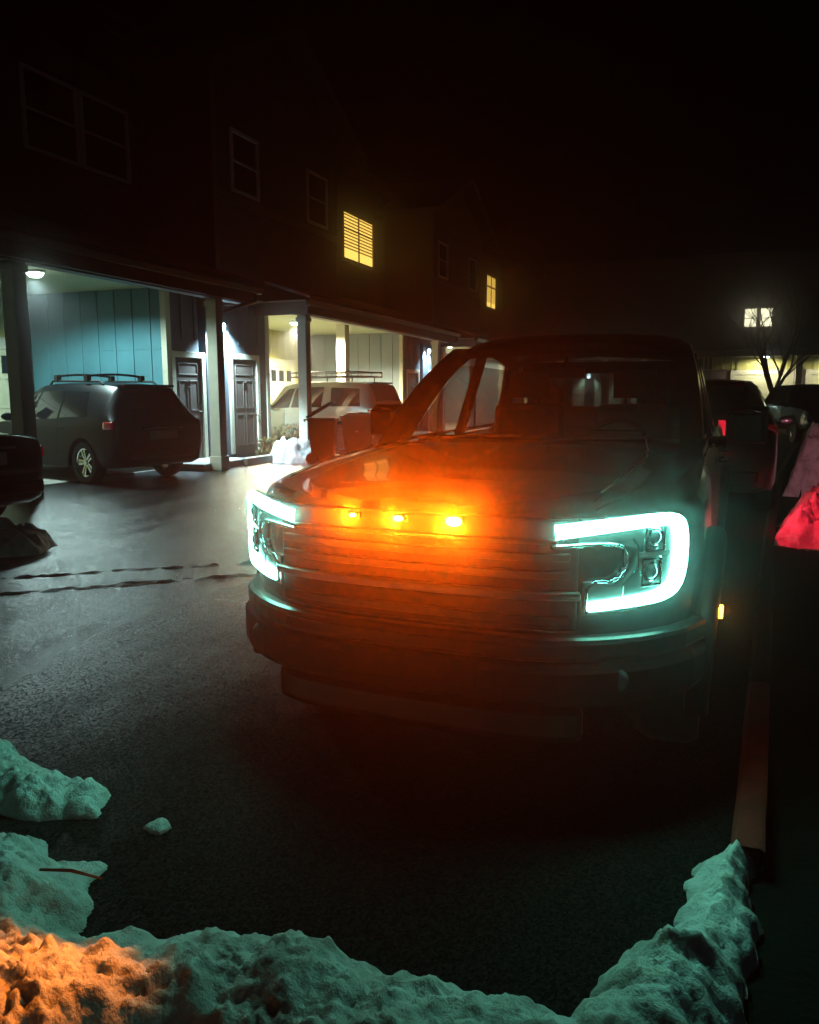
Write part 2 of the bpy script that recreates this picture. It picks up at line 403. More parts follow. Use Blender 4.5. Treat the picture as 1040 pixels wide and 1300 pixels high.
    MB().box((XE + .002, doors[-1][0] - .5, 0.0), (XE + 1.0, doors[-1][1] + .3, .14)).build('step', 'concrete', o, bevel=.02)
    # ceiling lamp
    for (lx, ly, en, colr) in ceil:
        c = MB().lathe([(0, 0), (.15, 0), (.16, -.03), (.15, -.04)], T(lx, ly, ZC), 24).build('ceiling_lamp', 'trim', o, smooth=40)
        MB().lathe([(.14, -.03), (.13, -.07), (.08, -.11), (0, -.12)], T(lx, ly, ZC), 24).build('lamp_shade', 'lamp_glass', c, smooth=60)
        light('ceiling_light', 'SPOT', en, colr, (lx, ly, ZC - .16), c, .09, aim=(0, 0, -1), cone=R(165), blend=.35)
    # projecting bay with its own gable
    if bay:
        b0, b1 = bay; zt = 8.1
        MB().box((XR + .004, b0, 3.62), (XB, b1, zt)).build('bay', 'siding_dark', o)
        tr = MB()
        for y in (b0, b1 - .16): tr.box((XB, y, 3.63), (XB + .03, y + .16, zt - .02))
        tr.box((XB, b0 + .17, 5.55), (XB + .035, b1 - .17, 5.72)); tr.build('bay_trim', 'fascia', o)
        ym = (b0 + b1) / 2; hp = 1.55; ov = .75
        for s in (-1, 1):
            ye = ym + s * ((b1 - b0) / 2 + ov)
            zl = zt - ov * hp / ((b1 - b0) / 2)
            MB().prism([(XB + .55, ym, zt + hp + .02), (XB + .55, ye, zl + .02), (XB + .55, ye, zl + .2), (XB + .55, ym, zt + hp + .2)], (-6.5, 0, 0)).build('gable_roof', 'shingle', o)
            MB().prism([(XB + .553, ym, zt + hp - .06), (XB + .553, ye, zl - .06), (XB + .553, ye, zl + .16), (XB + .553, ym, zt + hp + .16)], (.03, 0, 0)).build('barge_board', 'fascia', o)
        MB().prism([(XB - .004, b0, zt - .01), (XB - .004, b1, zt - .01), (XB - .004, ym, zt + hp)], (-2.4, 0, 0)).build('gable_wall', 'siding_dark', o)
        for wy in (b0 + .75, b1 - 1.75): window(o, XB + .002, wy, wy + .95, 5.85, 7.0)
        MB().box((XB + .002, b0 + 1.95, 5.8), (XB + .02, b1 - 2.0, 7.05)).build('panel', 'siding_dark', o)
    if lit: window(o, XR + .002, *lit[:4], lit=lit[4], blinds=lit[5])
    if big:
        for (a, b) in big: window(o, XR + .002, a, b, 5.9, 7.2)
    # main roof
    MB().prism([(XR + .6, y0 + g, 8.55), (-16, y0 + g, 11.2), (-20.6, y0 + g, 8.55), (-20.6, y0 + g, 8.75), (-16, y0 + g, 11.42), (XR + .6, y0 + g, 8.75)], (0, L - 2 * g, 0)).build('roof', 'shingle', o)
    return o

YEL = (1., .93, .62); GRN = (.66, .98, .95)
house('townhouse', 'nearest dark townhouse, its carport lit green over a blue side wall and the dark SUV', .9, 13.4, 13.1, 3.4, [3.6, 8.5, 13.2], (3.0, 14.25),
      [(13.32, 14.2, .14, 2.24)], [], None, None, 'siding_blue', [(-11.0, 10.62, 950, GRN)], [(5.0, 7.6), (9.5, 12.7)], big=[(11.4, 12.6), (12.8, 14.0)])
house('townhouse', 'townhouse over the silver SUV, with the large upper window lit behind blinds', 14.3, 13.3, 25.7, 16.95, [16.75, 26.1], (16.4, 27.5),
      [(15.35, 16.35, .14, 2.28), (26.15, 27.2, .14, 2.24)], [(14.92, 2.98, 3000)], (14.35, 20.2), (24.25, 26.6, 5.95, 7.4, 'lit_window', True), 'siding_grey', [(-11.6, 20.6, 8000, YEL)], [(18.0, 20.3), (21.2, 24.2)])
house('townhouse', 'third townhouse along the row, with one narrow lit upper window beside its bay', 27.65, 17.2, 39.4, 30.3, [30.5, 35, 39.8], (29.8, 41.2),
      [(28.5, 29.5, .14, 2.28), (39.9, 40.9, .14, 2.24)], [(28.15, 3.1, 1200), (39.7, 3., 200)], (27.7, 34.0), (41.4, 43.2, 6.1, 7.7, 'lit_window', True), 'siding_grey', [(-11.0, 33.0, 2600, YEL), (-11.0, 37.5, 1200, YEL)], [(32.0, 35.3), (36, 39)])
house('townhouse', 'farthest dark townhouse at the end of the row, with no lit windows', 44.9, 13.4, 56.5, 47.6, [47.6, 52, 56.7], (47.0, 58),
      [(45.8, 46.7, .14, 2.28), (56.9, 57.8, .14, 2.24)], [], (45, 51.5), None, 'siding_grey', [(-11, 50, 60, YEL)], [(49, 52)])
# freestanding inner post of the second carport
pp = MB().box((-10.95, 21.95, .02), (-10.65, 22.25, ZC)).box((-10.98, 21.92, .02), (-10.62, 22.28, .25)).build('carport_post', 'trim', bevel=.01)
tag(pp, 'cream square post standing inside the carport behind the silver SUV', 'post')

# ------------------------------------------------------------------ far building across the lot
fb = thing('garage_building', 'far building across the end of the lot with lit garage doors and one lit window', 'building', (0, 45, 0))
m = MB().box((-12, .9, 0), (16, 10, 3.4)).box((-12, -.1, 3.75), (16, 10, 8.6))
m.build('wall', 'siding_dark', fb)
m = MB().box((-12.2, -.6, 3.4), (16.2, .895, 3.7)).build('canopy', 'fascia', fb, bevel=.02)
for x in (-8.4, -5.95, -3.9, -1.6, 3.65, 7.9, 12):
    MB().box((x - .16, -.4, 0), (x + .16, -.1, 3.4)).build('post', 'trim', fb, bevel=.01)
for x0, x1 in ((.7, 3.3), (4.3, 7.3), (8.6, 11.6)):
    d = MB().box((x0, .84, 0), (x1, .897, 2.5))
    for i in range(1, 4): d.box((x0 + .03, .825, i * .62 - .02), (x1 - .03, .84, i * .62 + .02))
    d = d.build('garage_door', 'garage_paint', fb)
    MB().box((x0 - .22, .80, 0), (x0 - .002, .896, 2.75)).box((x1 + .002, .80, 0), (x1 + .22, .896, 2.75)).box((x0, .80, 2.502), (x1, .896, 2.75)).build('frame', 'trim', d)
m = MB().box((-.4, .87, 2.76), (15.8, .898, 3.39)); battens(m, 'x', .87, -.4, 15.8, 2.77, 3.38, .4); m.build('siding_panel', 'siding_cream', fb)
for x in (-6.96, -4.92):
    s = MB().box((x - .1, .84, 2.3), (x + .1, .897, 2.75)).build('wall_lamp', 'metal_dark', fb)
    MB().lathe([(0, .14), (.10, .1), (.12, -.12), (0, -.16)], T(x, .72, 2.5), 16).build('lamp_shade', 'sconce_glass', s)
    light('sconce_light', 'SPOT', 200, (.55, 1., .88), (x, .55, 2.45), s, .08, aim=(0, .45, -1), cone=R(120), blend=.6)
    MB().box((x - .9, .86, 0), (x - .25, .895, 3.3)).box((x + .3, .86, 0), (x + .7, .895, 3.3)).build('wall_panel', 'trim', fb)
for x in (2.1, 5.8):
    c = MB().box((x - .15, .0, 3.33), (x + .15, .3, 3.4)).build('ceiling_lamp', 'lamp_glass', fb)
    light('ceiling_light', 'SPOT', 400, (1., .97, .72), (x, .0, 3.28), c, .08, aim=(0, .25, -1), cone=R(165), blend=.4)
for x0 in (.92, 1.66):
    f = MB().box((x0, -.16, 4.85), (x0 + .06, -.102, 5.85)).box((x0 + .6, -.16, 4.85), (x0 + .66, -.102, 5.85)).box((x0 + .06, -.16, 4.85), (x0 + .6, -.102, 4.91)).box((x0 + .06, -.16, 5.79), (x0 + .6, -.102, 5.85)).box((x0 + .06, -.155, 5.3), (x0 + .6, -.107, 5.34)).build('window', 'trim', fb)
    MB().box((x0 + .061, -.14, 4.911), (x0 + .599, -.11, 5.789)).build('pane', 'lit_window_far', f)
MB().prism([(-12.6, -.8, 8.5), (-12.6, 10.5, 8.5), (-12.6, 4.8, 12.2)], (29.2, 0, 0)).build('roof', 'shingle', fb)
rl = MB()
for i in range(8): rl.box((-.9 + i * .22, -.5, 2.75), (-.84 + i * .22, -.45, 3.38))
rl.box((-.95, -.52, 2.7), (.75, -.43, 2.75)); rl.build('railing', 'trim', fb)

# ------------------------------------------------------------------ bare tree
def tree(loc, h, seed, label):
    rng = random.Random(seed); o = thing('bare_tree', label, 'tree', loc)
    t = MB(); t.tube([(0, 0, -.05), (.03, .0, h * .14), (.05, .02, h * .27)], [.15, .12, .11], 10); t.build('trunk', 'bark', o, smooth=60)
    b = MB()
    def grow(p, d, l, r, lev):
        pts = [p]; q = p.copy(); dd = d.copy()
        for i in range(4):
            dd = (dd + Vector((rng.uniform(-.16, .16), rng.uniform(-.16, .16), rng.uniform(-.02, .14)))).normalized()
            q = q + dd * l / 4; pts.append(q.copy())
        b.tube(pts, [r * (1 - .13 * i) for i in range(5)], 5 if lev else 7)
        if lev < 4:
            for i in range(rng.choice((2, 3, 3))):
                a = rng.uniform(0, 6.28); k = rng.uniform(.35, .75)
                nd = (dd + Vector((math.cos(a), math.sin(a), .1)) * k).normalized()
                grow(pts[rng.choice((2, 3, 4, 4))], nd, l * rng.uniform(.6, .85), r * .55, lev + 1)
    for i in range(6):
        a = i * 1.05 + rng.uniform(-.3, .3)
        grow(Vector((.05, .02, h * .25)), Vector((math.cos(a) * .45, math.sin(a) * .45, 1)).normalized(), h * .27, .07, 0)
    b.build('crown', 'bark', o)
    return o
tree((1.75, 31.5, 0), 5.6, 3, 'bare branching tree in front of the far lit garage doors')

# ------------------------------------------------------------------ cars
def pchip(xs, ys, x):
    if x <= xs[0]: return ys[0]
    if x >= xs[-1]: return ys[-1]
    i = max(j for j in range(len(xs)) if xs[j] <= x); i = min(i, len(xs) - 2)
    h = xs[i + 1] - xs[i]; t = (x - xs[i]) / h
    def sl(j): return (ys[j + 1] - ys[j]) / (xs[j + 1] - xs[j])
    def tan(j):
        if j == 0: return sl(0)
        if j == len(xs) - 1: return sl(j - 1)
        a, b = sl(j - 1), sl(j)
        return 0 if a * b <= 0 else 2 * a * b / (a + b)
    m0, m1 = tan(i) * h, tan(i + 1) * h
    return ys[i] * (2 * t**3 - 3 * t**2 + 1) + m0 * (t**3 - 2 * t**2 + t) + ys[i + 1] * (-2 * t**3 + 3 * t**2) + m1 * (t**3 - t**2)

class Body:
    """car body lofted from stations (x, z_bottom, z_belt, z_top, half width low, half width belt, half width top), nose at +x"""
    def __init__(s, st): s.st = sorted(st); s.xs = [q[0] for q in s.st]
    def at(s, x): return [pchip(s.xs, [q[i] for q in s.st], x) for i in range(1, 7)]
    def half(s, x):
        zb, zs, zt, wb, ws, wt = s.at(x)
        k = [(0, zb), (wb * .8, zb), (wb * .97, zb + .05), (wb, zb + .16), (max(wb, ws), zb + (zs - zb) * .55), (ws * .995, zb + (zs - zb) * .86), (ws * .975, zs)]
        sh = (wt, zt - .07 * min(1, (zt - zs) / .3) - .015); top = (wt * .86, zt - .012); k2 = [sh, top, (wt * .45, zt + .012), (0, zt + .02)]
        return k, k2
    def ring(s, x):
        a, b = s.half(x); out = list(a)
        for i in range(1, 6):
            t = i / 6; out.append((a[-1][0] + (b[0][0] - a[-1][0]) * t + .018 * math.sin(math.pi * t), a[-1][1] + (b[0][1] - a[-1][1]) * t))
        return out + b
    def mesh(s, n=70):
        m = MB(); L = s.xs[-1] - s.xs[0]; P = []
        xs = sorted(set([s.xs[0] + L * i / n for i in range(n + 1)] + s.xs))
        for x in xs:
            r = s.ring(x); P.append([(x, y, z) for y, z in r] + [(x, -y, z) for y, z in r[-2:0:-1]])
        V = []
        for row in P: V.append([m.bm.verts.new(p) for p in row])
        k = len(V[0])
        for a, b in zip(V, V[1:]):
            for i in range(k): m.bm.faces.new((a[i], a[(i + 1) % k], b[(i + 1) % k], b[i]))
        m.bm.faces.new(V[0][::-1]); m.bm.faces.new(V[-1])
        return m
    def side(s, x, f, sgn, off=.006):
        a, b = s.half(x); p, q = a[-1], b[0]
        return Vector((x, sgn * (p[0] + (q[0] - p[0]) * f + .018 * math.sin(math.pi * f) + off), p[1] + (q[1] - p[1]) * f))
    def top(s, x, f, off=.008):
        zb, zs, zt, wb, ws, wt = s.at(x); z = zt + .02 - .03 * abs(f)
        return Vector((x, f * wt, z + off))

def cut_wheels(o, wheels, r, hw):
    m = MB()
    for x, z in wheels:
        for sg in (-1, 1):
            M = T(x, sg * hw, z) @ rotx(R(90))
            m.lathe([(0, -.27), (r, -.27), (r, .27), (0, .27)], M, 28)
    c = m.build('cutter', 'rubber', o.parent)
    b = o.modifiers.new('arch', 'BOOLEAN'); b.operation = 'DIFFERENCE'; b.object = c; b.solver = 'EXACT'; b.material_mode = 'TRANSFER'
    dg = bpy.context.evaluated_depsgraph_get(); dg.update()
    me = bpy.data.meshes.new_from_object(o.evaluated_get(dg))
    o.modifiers.remove(b); old = o.data; o.data = me; bpy.data.meshes.remove(old)
    me.shade_smooth(); me.set_sharp_from_angle(angle=R(28))
    bpy.data.objects.remove(c)

def wheel(parent, x, y, r, sg, rimr=None, mat='chrome_dull', wdt=.22):
    rimr = rimr or r * .66
    M = T(x, y, r) @ rotx(R(-90) if sg > 0 else R(90))
    h = wdt / 2
    wl = MB().lathe([(rimr, -h), (r * .93, -h), (r, -h * .6), (r, h * .6), (r * .96, h * .85), (r * .93, h), (rimr * 1.03, h), (rimr, h * .8), (rimr * .98, -h)], M, 36).build('wheel', 'rubber', parent, smooth=35)
    q = MB().lathe([(rimr, h * .8), (rimr * .93, h * .72), (rimr * .9, -h * .6), (0, -h * .6)], M, 36)
    for k in range(5):
        K = M @ Matrix.Rotation(k * 2 * math.pi / 5, 4, 'Z')
        for s2 in (-1, 1):
            q.prism([K @ Vector((rimr * .12, s2 * rimr * .02, h * .62)), K @ Vector((rimr * .96, s2 * rimr * .08, h * .7)), K @ Vector((rimr * .96, s2 * rimr * .26, h * .7)), K @ Vector((rimr * .14, s2 * rimr * .14, h * .62))], (M.to_3x3() @ Vector((0, 0, -.03))))
    q.lathe([(rimr * .2, h * .6), (rimr * .18, h * .75), (0, h * .78)], M, 20)
    q.build('rim', mat, wl, smooth=30)

SUV = [(-2.32, .42, .72, .74, .70, .70, .60), (-2.28, .34, .95, .98, .80, .84, .66), (-2.18, .30, 1.06, 1.16, .86, .89, .66), (-2.0, .28, 1.09, 1.50, .90, .91, .62), (-1.86, .27, 1.09, 1.62, .915, .92, .61), (-1.3, .26, 1.07, 1.67, .92, .925, .62), (-.4, .26, 1.03, 1.69, .92, .92, .63), (.25, .26, 1.01, 1.66, .92, .915, .61), (.55, .26, 1.0, 1.58, .92, .91, .60), (1.25, .27, .99, 1.05, .92, .90, .72), (1.5, .28, .96, 1.0, .915, .88, .74), (2.0, .30, .88, .91, .87, .82, .70), (2.2, .32, .80, .82, .78, .74, .62), (2.27, .40, .66, .68, .62, .60, .5)]
BOX = [(-2.42, .50, .78, .80, .80, .80, .68), (-2.38, .42, 1.02, 1.06, .88, .90, .70), (-2.30, .38, 1.14, 1.24, .92, .93, .70), (-2.12, .36, 1.16, 1.66, .94, .94, .68), (-2.0, .35, 1.16, 1.75, .945, .945, .68), (-1.3, .35, 1.15, 1.79, .95, .95, .69), (-.4, .35, 1.13, 1.80, .95, .95, .69), (.15, .35, 1.12, 1.77, .95, .945, .68), (.4, .35, 1.11, 1.72, .95, .94, .66), (1.0, .36, 1.10, 1.18, .95, .93, .76), (1.3, .37, 1.09, 1.13, .95, .92, .80), (2.05, .40, 1.03, 1.06, .92, .88, .76), (2.30, .44, .95, .97, .86, .82, .7), (2.40, .5, .78, .80, .74, .7, .6)]
SEDAN = [(-2.42, .40, .66, .68, .66, .66, .58), (-2.38, .34, .90, .92, .78, .80, .68), (-2.25, .28, 1.00, 1.05, .86, .87, .72), (-1.9, .25, 1.02, 1.09, .89, .89, .72), (-1.6, .24, 1.01, 1.16, .90, .90, .66), (-.9, .23, .98, 1.42, .905, .905, .56), (-.3, .23, .96, 1.46, .905, .90, .56), (.2, .23, .94, 1.42, .905, .895, .55), (.5, .23, .93, 1.32, .905, .89, .56), (1.2, .24, .91, .97, .90, .88, .7), (1.9, .27, .82, .85, .86, .82, .68), (2.2, .32, .72, .74, .76, .72, .6), (2.32, .4, .6, .62, .6, .58, .5)]

def car(name, label, cat, spec, paint, loc, rz, wr=.36, wx=(-1.36, 1.33), sidewin=None, rear=None, front=None, tail=None, rack=None, tailmat='tail_red', clad=True, rimmat='chrome_dull', group=None, plate_z=.82):
    o = thing(name, label, cat, loc, rz, group); B = Body(spec)
    b = B.mesh().build('body', paint, o, smooth=28)
    hw = B.at(wx[0])[3]; cut_wheels(b, [(x, wr) for x in wx], wr + .055, hw - .1)
    for x in wx:
        for sg in (-1, 1): wheel(o, x, sg * (hw - .13), wr, sg, mat=rimmat)
    for (a0, a1, b0, b1, f0, f1) in sidewin:
        for sg in (-1, 1):
            rows = []
            for j in range(6):
                f = f0 + (f1 - f0) * j / 5; l = a0 + (b0 - a0) * j / 5; r = a1 + (b1 - a1) * j / 5
                rows.append([B.side(l + (r - l) * i / 8, f, sg) for i in range(9)])
            m = MB(); m.grid(rows); m.build('side_window', 'car_glass', o, smooth=60)
    for nm, q in (('rear_window', rear), ('windshield', front)):
        x0, x1, f0, f1 = q; m = MB()
        m.grid([[B.top(x0 + (x1 - x0) * j / 8, (f0 + (f1 - f0) * j / 8) * (-1 + 2 * i / 8), .010) for i in range(9)] for j in range(9)])
        m.build(nm, 'car_glass', o, smooth=60)
    # tail and head lamps that wrap round the corners
    for sg in (-1, 1):
        x0, x1, z0, z1 = tail; rows = []; yy = None
        for j in range(4):
            z = z0 + (z1 - z0) * j / 3; row = []
            for i in range(7):
                x = x0 + (x1 - x0) * i / 6; R_ = B.ring(x)
                yy = yy if yy else B.at(x)[3]
                for (ya, za), (yb, zb_) in zip(R_[3:], R_[4:]):
                    if za <= z <= zb_ + 1e-6 and zb_ > za: yy = ya + (yb - ya) * (z - za) / (zb_ - za); break
                row.append((x - .012, sg * (yy + .012), z))
            rows.append(row)
        m = MB(); m.grid(rows); lm = m.build('tail_light', tailmat, o, smooth=60)
        sld = lm.modifiers.new('solid', 'SOLIDIFY'); sld.thickness = .02; sld.offset = 0
    xr = spec[0][0]
    MB().box((xr - .035, -.26, plate_z - .07), (xr - .0, .26, plate_z + .07)).build('number_plate', 'plate', o, bevel=.008)
    MB().box((xr - .06, -.72, spec[0][1] + .02), (xr + .1, .72, spec[0][1] + .16)).build('bumper', 'plastic_black', o, bevel=.03)
    for sg in (-1, 1):
        p = B.side(.62, .02, sg); q = Vector((.66, p.y + sg * .16, p.z + .09))
        mr = MB().lathe([(0, -.07), (.07, -.06), (.095, 0), (.085, .05), (0, .06)], T(*q) @ Matrix.Rotation(R(90), 4, 'Y') @ Matrix.Diagonal((.75, 1.25, 1, 1)), 20).tube([p, q], .025).build('mirror', paint, o, smooth=50)
        for xs_ in (-.64, .25, 1.06):
            pts = []
            for q in range(9):
                zz = B.at(xs_)[0] + .20 + (B.at(xs_)[1] - B.at(xs_)[0] - .22) * q / 8; R_ = B.ring(xs_); yy = B.at(xs_)[3]
                for (ya, za), (yb, zb_) in zip(R_[2:], R_[3:]):
                    if za <= zz <= zb_ and zb_ > za: yy = ya + (yb - ya) * (zz - za) / (zb_ - za); break
                pts.append((xs_, sg * yy, zz))
            MB().tube(pts, .005, 5).build('door_seam', 'rubber', o)
        for xh in (-.75, .2):
            h = B.side(xh, 0, sg, .0); MB().box((h.x - .1, h.y - .015, h.z - .13), (h.x + .1, h.y + .03, h.z - .095)).build('door_handle', paint, o, bevel=.012)
        if clad:
            for x in wx:
                pts = [(x + (wr + .08) * math.cos(a), sg * (hw - .015), wr + (wr + .08) * math.sin(a)) for a in [math.pi * (i / 16) for i in range(-1, 18)]]
                MB().tube(pts, .022, 6).build('wheel_arch', 'plastic_black', o, smooth=60)
            MB().box((wx[0] + wr + .1, sg * (hw - .03) - .025, .26), (wx[1] - wr - .1, sg * (hw - .03) + .025, .4)).build('sill', 'plastic_black', o, bevel=.015)
    if rack == 'bars':
        for sg in (-1, 1):
            MB().tube([B.top(.1, sg * .86, .0), B.top(.02, sg * .86, .055), B.top(-1.4, sg * .86, .055), B.top(-1.5, sg * .86, .0)], .018).build('roof_rail', 'plastic_black', o, smooth=60)
        for x in (-.15, -1.05):
            pa, pb = B.top(x, -.88, .13), B.top(x, .88, .13)
            mid = [(x, pa.y + (pb.y - pa.y) * i / 8, pa.z + .035 * math.sin(math.pi * i / 8)) for i in range(9)]
            rb = MB().tube(mid, .02).box((x - .05, pa.y - .03, pa.z - .09), (x + .05, pa.y + .05, pa.z + .02)).box((x - .05, pb.y - .05, pb.z - .09), (x + .05, pb.y + .03, pb.z + .02))
            rb.build('crossbar', 'metal_dark', o, smooth=40)
    if rack == 'basket':
        z = 1.93; rk = MB(); w2 = .6; x0, x1 = -1.75, .1
        for zz in (z, z + .11):
            rk.tube([(x0, -w2, zz), (x1, -w2, zz), (x1 + .22, -w2 + .1, zz - .01), (x1 + .22, w2 - .1, zz - .01), (x1, w2, zz), (x0, w2, zz), (x0, -w2, zz)], .018, 6)
        for i in range(7):
            xx = x0 + (x1 - x0) * i / 6; rk.tube([(xx, -w2, z + .11), (xx, -w2, z), (xx, w2, z), (xx, w2, z + .11)], .013, 6)
        for xx in (x0 + .2, x1 - .2):
            for sg in (-1, 1): rk.tube([(xx, sg * .55, z), (xx, sg * .55, z - .12)], .02, 6)
        rk.build('roof_rack', 'metal_dark', o, smooth=50)
    for sg in (-1, 1): MB().box((xr - .005, sg * .62 - .09, plate_z - .30), (xr + .04, sg * .62 + .09, plate_z - .26)).build('reflector', 'tail_red', o, bevel=.006)
    MB().box((xr - .02, -.40, plate_z + .10), (xr + .06, .40, plate_z + .125)).build('tailgate_trim', 'chrome_dull', o, bevel=.005)
    if rear:
        MB().box((spec[0][0] + .30, -.5, B.at(spec[0][0] + .46)[2] - .005), (spec[0][0] + .5, .5, B.at(spec[0][0] + .46)[2] + .035)).build('spoiler', paint, o, bevel=.012)
    return o

wins = [(.28, 1.02, .20, .42, .08, .9), (-.62, .22, -.60, .14, .08, .92), (-1.5, -.68, -1.28, -.66, .10, .9)]
winb = [(.12, .86, .06, .26, .06, .9), (-.86, .06, -.84, .0, .06, .92), (-1.98, -1.14, -1.86, -1.05, .08, .9)]
winS = [(.22, 1.0, .05, .38, .06, .9), (-.9, .15, -.72, -.02, .08, .9)]
RAV = R(180 - 14)
# rear-left wheel of the dark SUV touches (-10.09, 10.52)
ch, sh_ = math.cos(RAV), math.sin(RAV)
def place(lx, ly, wx_, wy_, a): return (wx_ - (lx * math.cos(a) - ly * math.sin(a)), wy_ - (lx * math.sin(a) + ly * math.cos(a)), 0)
car('parked_suv', 'dark grey green SUV with roof bars in the nearest carport', 'SUV', SUV, 'suv_green', place(-1.36, .79, -9.85, 10.4, RAV), RAV, sidewin=wins, rear=(-2.14, -1.92, .86, .86), front=(1.18, .62, .8, .86), tail=(-2.2, -1.98, .93, 1.05), rack='bars', rimmat='chrome')
car('parked_suv', 'silver SUV with a black roof basket in the second carport behind the bins', 'SUV', BOX, 'suv_silver', place(-2.35, .93, -7.75, 17.45, R(174)), R(174), wr=.39, wx=(-1.42, 1.38), sidewin=winb, rear=(-2.27, -2.07, .9, .88), front=(.95, .45, .84, .86), tail=(-2.37, -2.2, .95, 1.12), rack='basket', plate_z=.9)
car('parked_sedan', 'black sedan cut off by the left edge of the photo', 'sedan', SEDAN, 'car_black', (-9.5, 6.0, 0), R(180), wr=.33, wx=(-1.42, 1.36), sidewin=winS, rear=(-1.62, -.95, .84, .84), front=(1.15, .55, .82, .86), tail=(-2.36, -2.1, .80, .92), clad=False)
car('parked_suv', 'dark grey SUV parked right behind the pickup, red tail light glinting', 'SUV', SUV, 'car_grey', (-.12, 12.6, 0), R(90 - 3), sidewin=wins, rear=(-2.14, -1.92, .86, .86), front=(1.18, .62, .8, .86), tail=(-2.18, -2.07, 1.02, 1.13), tailmat='tail_red')
car('parked_suv', 'black SUV far off beside the bare tree, facing the lit garage doors', 'SUV', BOX, 'car_black', (2.75, 28.5, 0), R(-78), sidewin=winb, wr=.39, wx=(-1.42, 1.38), rear=(-2.27, -2.07, .9, .88), front=(.95, .45, .84, .86), tail=(-2.37, -2.2, .95, 1.12), plate_z=.9)

light('red_snow_spot', 'SPOT', 60, (1., .34, .40), (.86, 10.55, 1.08), None, .04, aim=(.75, 2.6, -.45), cone=R(70), blend=.8)  # added spot that reddens the snow boulder, with no lamp of its own
# ------------------------------------------------------------------ the pickup truck (nose at local x = 0, +x forward)
YS = [0, .3, .47, .6, .75, .86, .92, .955, .975]; XS = [0, -.01, -.035, -.09, -.2, -.33, -.45, -.62, -.95]
def F(y):
    return pchip(YS, XS, abs(y))
TR = thing('pickup_truck', 'black pickup truck facing us with glowing headlights and three amber grille lamps', 'pickup truck', (-.985, 2.56, 0), R(-91.0))
# lower body: hood, fenders, doors, bed
tx = [-.006, -.03, -.085, -.195, -.325, -.445, -.615, -.95, -1.35, -1.78, -2.6, -3.9, -4.05, -4.9, -5.6, -5.73, -5.76]
tw = [.25, .45, .595, .745, .855, .917, .955, .97, .967, .96, .955, .955, .955, .955, .945, .90, .86]
ttop = [1.075, 1.09, 1.10, 1.11, 1.115, 1.125, 1.14, 1.165, 1.19, 1.20, 1.21, 1.22, 1.25, 1.27, 1.27, 1.26, 1.24]
tbot = [.50, .48, .46, .44, .42, .40, .38, .38, .38, .38, .38, .38, .40, .44, .5, .52, .55]
def trow(i):
    x, wd, zt, zb = tx[i], tw[i], ttop[i], tbot[i]; hood = x > -1.7
    k = [(0, zb), (wd * .86, zb), (wd * .97, zb + .06), (wd, zb + .22), (wd, zb + .45), (wd * .992, zt - .16), (wd * .975, zt - .07), (wd * .94, zt - .02)]
    if hood: k += [(wd * .90, zt), (wd * .80, zt + .012), (wd * .74, zt + .012), (wd * .70, zt + .042), (wd * .4, zt + .060), (0, zt + .066)]
    else: k += [(wd * .90, zt), (wd * .80, zt + .004), (wd * .74, zt + .004), (wd * .70, zt + .004), (wd * .4, zt + .004), (0, zt + .004)]
    return [(x, y, z) for y, z in k] + [(x, -y, z) for y, z in k[-2:0:-1]]
m = MB(); rows = []
for i in range(len(tx) - 1):
    n = 1 if i < 5 else 3
    for j in range(n):
        t = j / n; a, b = trow(i), trow(i + 1); rows.append([tuple(p + (q - p) * t for p, q in zip(u, v)) for u, v in zip(a, b)])
rows.append(trow(len(tx) - 1))
V = [[m.bm.verts.new(p) for p in r] for r in rows]; kk = len(V[0])
for a, b in zip(V, V[1:]):
    for i in range(kk): m.bm.faces.new((a[i], a[(i + 1) % kk], b[(i + 1) % kk], b[i]))
m.bm.faces.new(V[0]); m.bm.faces.new(V[-1][::-1])
body = m.build('body', 'truck_paint', TR, smooth=30)
cut_wheels(body, [(-.98, .40), (-4.55, .40)], .475, .86)
for x in (-.98, -4.55):
    for sg in (-1, 1):
        wheel(TR, x, sg * .835, .395, sg, rimr=.235, mat='chrome_dull', wdt=.25)
        pts = [(x + .50 * math.cos(a), sg * (.955 + .03 * math.sin(max(0, a))), .40 + .50 * math.sin(a)) for a in [math.pi * (i / 18) for i in range(-1, 20)]]
        MB().tube(pts, .045, 8).build('wheel_arch', 'plastic_black', TR, smooth=60)
# cab shell
def lp(a, b, t): return Vector(a) + (Vector(b) - Vector(a)) * t
A0, A1, B1, C1, C0 = (-1.72, .84, 1.19), (-2.70, .70, 1.80), (-2.95, .67, 1.80), (-3.62, .655, 1.755), (-3.78, .78, 1.22)
def fl(p, s): return (p[0], p[1] * s, p[2])
def strut(pts, wx_, wy_, name, mat='truck_paint'):
    m = MB(); P = []
    for p in pts:
        x, y, z = p; P.append([(x - wx_, y - wy_, z), (x + wx_, y - wy_, z), (x + wx_, y + wy_, z), (x - wx_, y + wy_, z)])
    V = [[m.bm.verts.new(q) for q in r] for r in P]
    for a, b in zip(V, V[1:]):
        for i in range(4): m.bm.faces.new((a[i], a[(i + 1) % 4], b[(i + 1) % 4], b[i]))
    m.bm.faces.new(V[0][::-1]); m.bm.faces.new(V[-1]); return m.build(name, mat, TR, smooth=30)
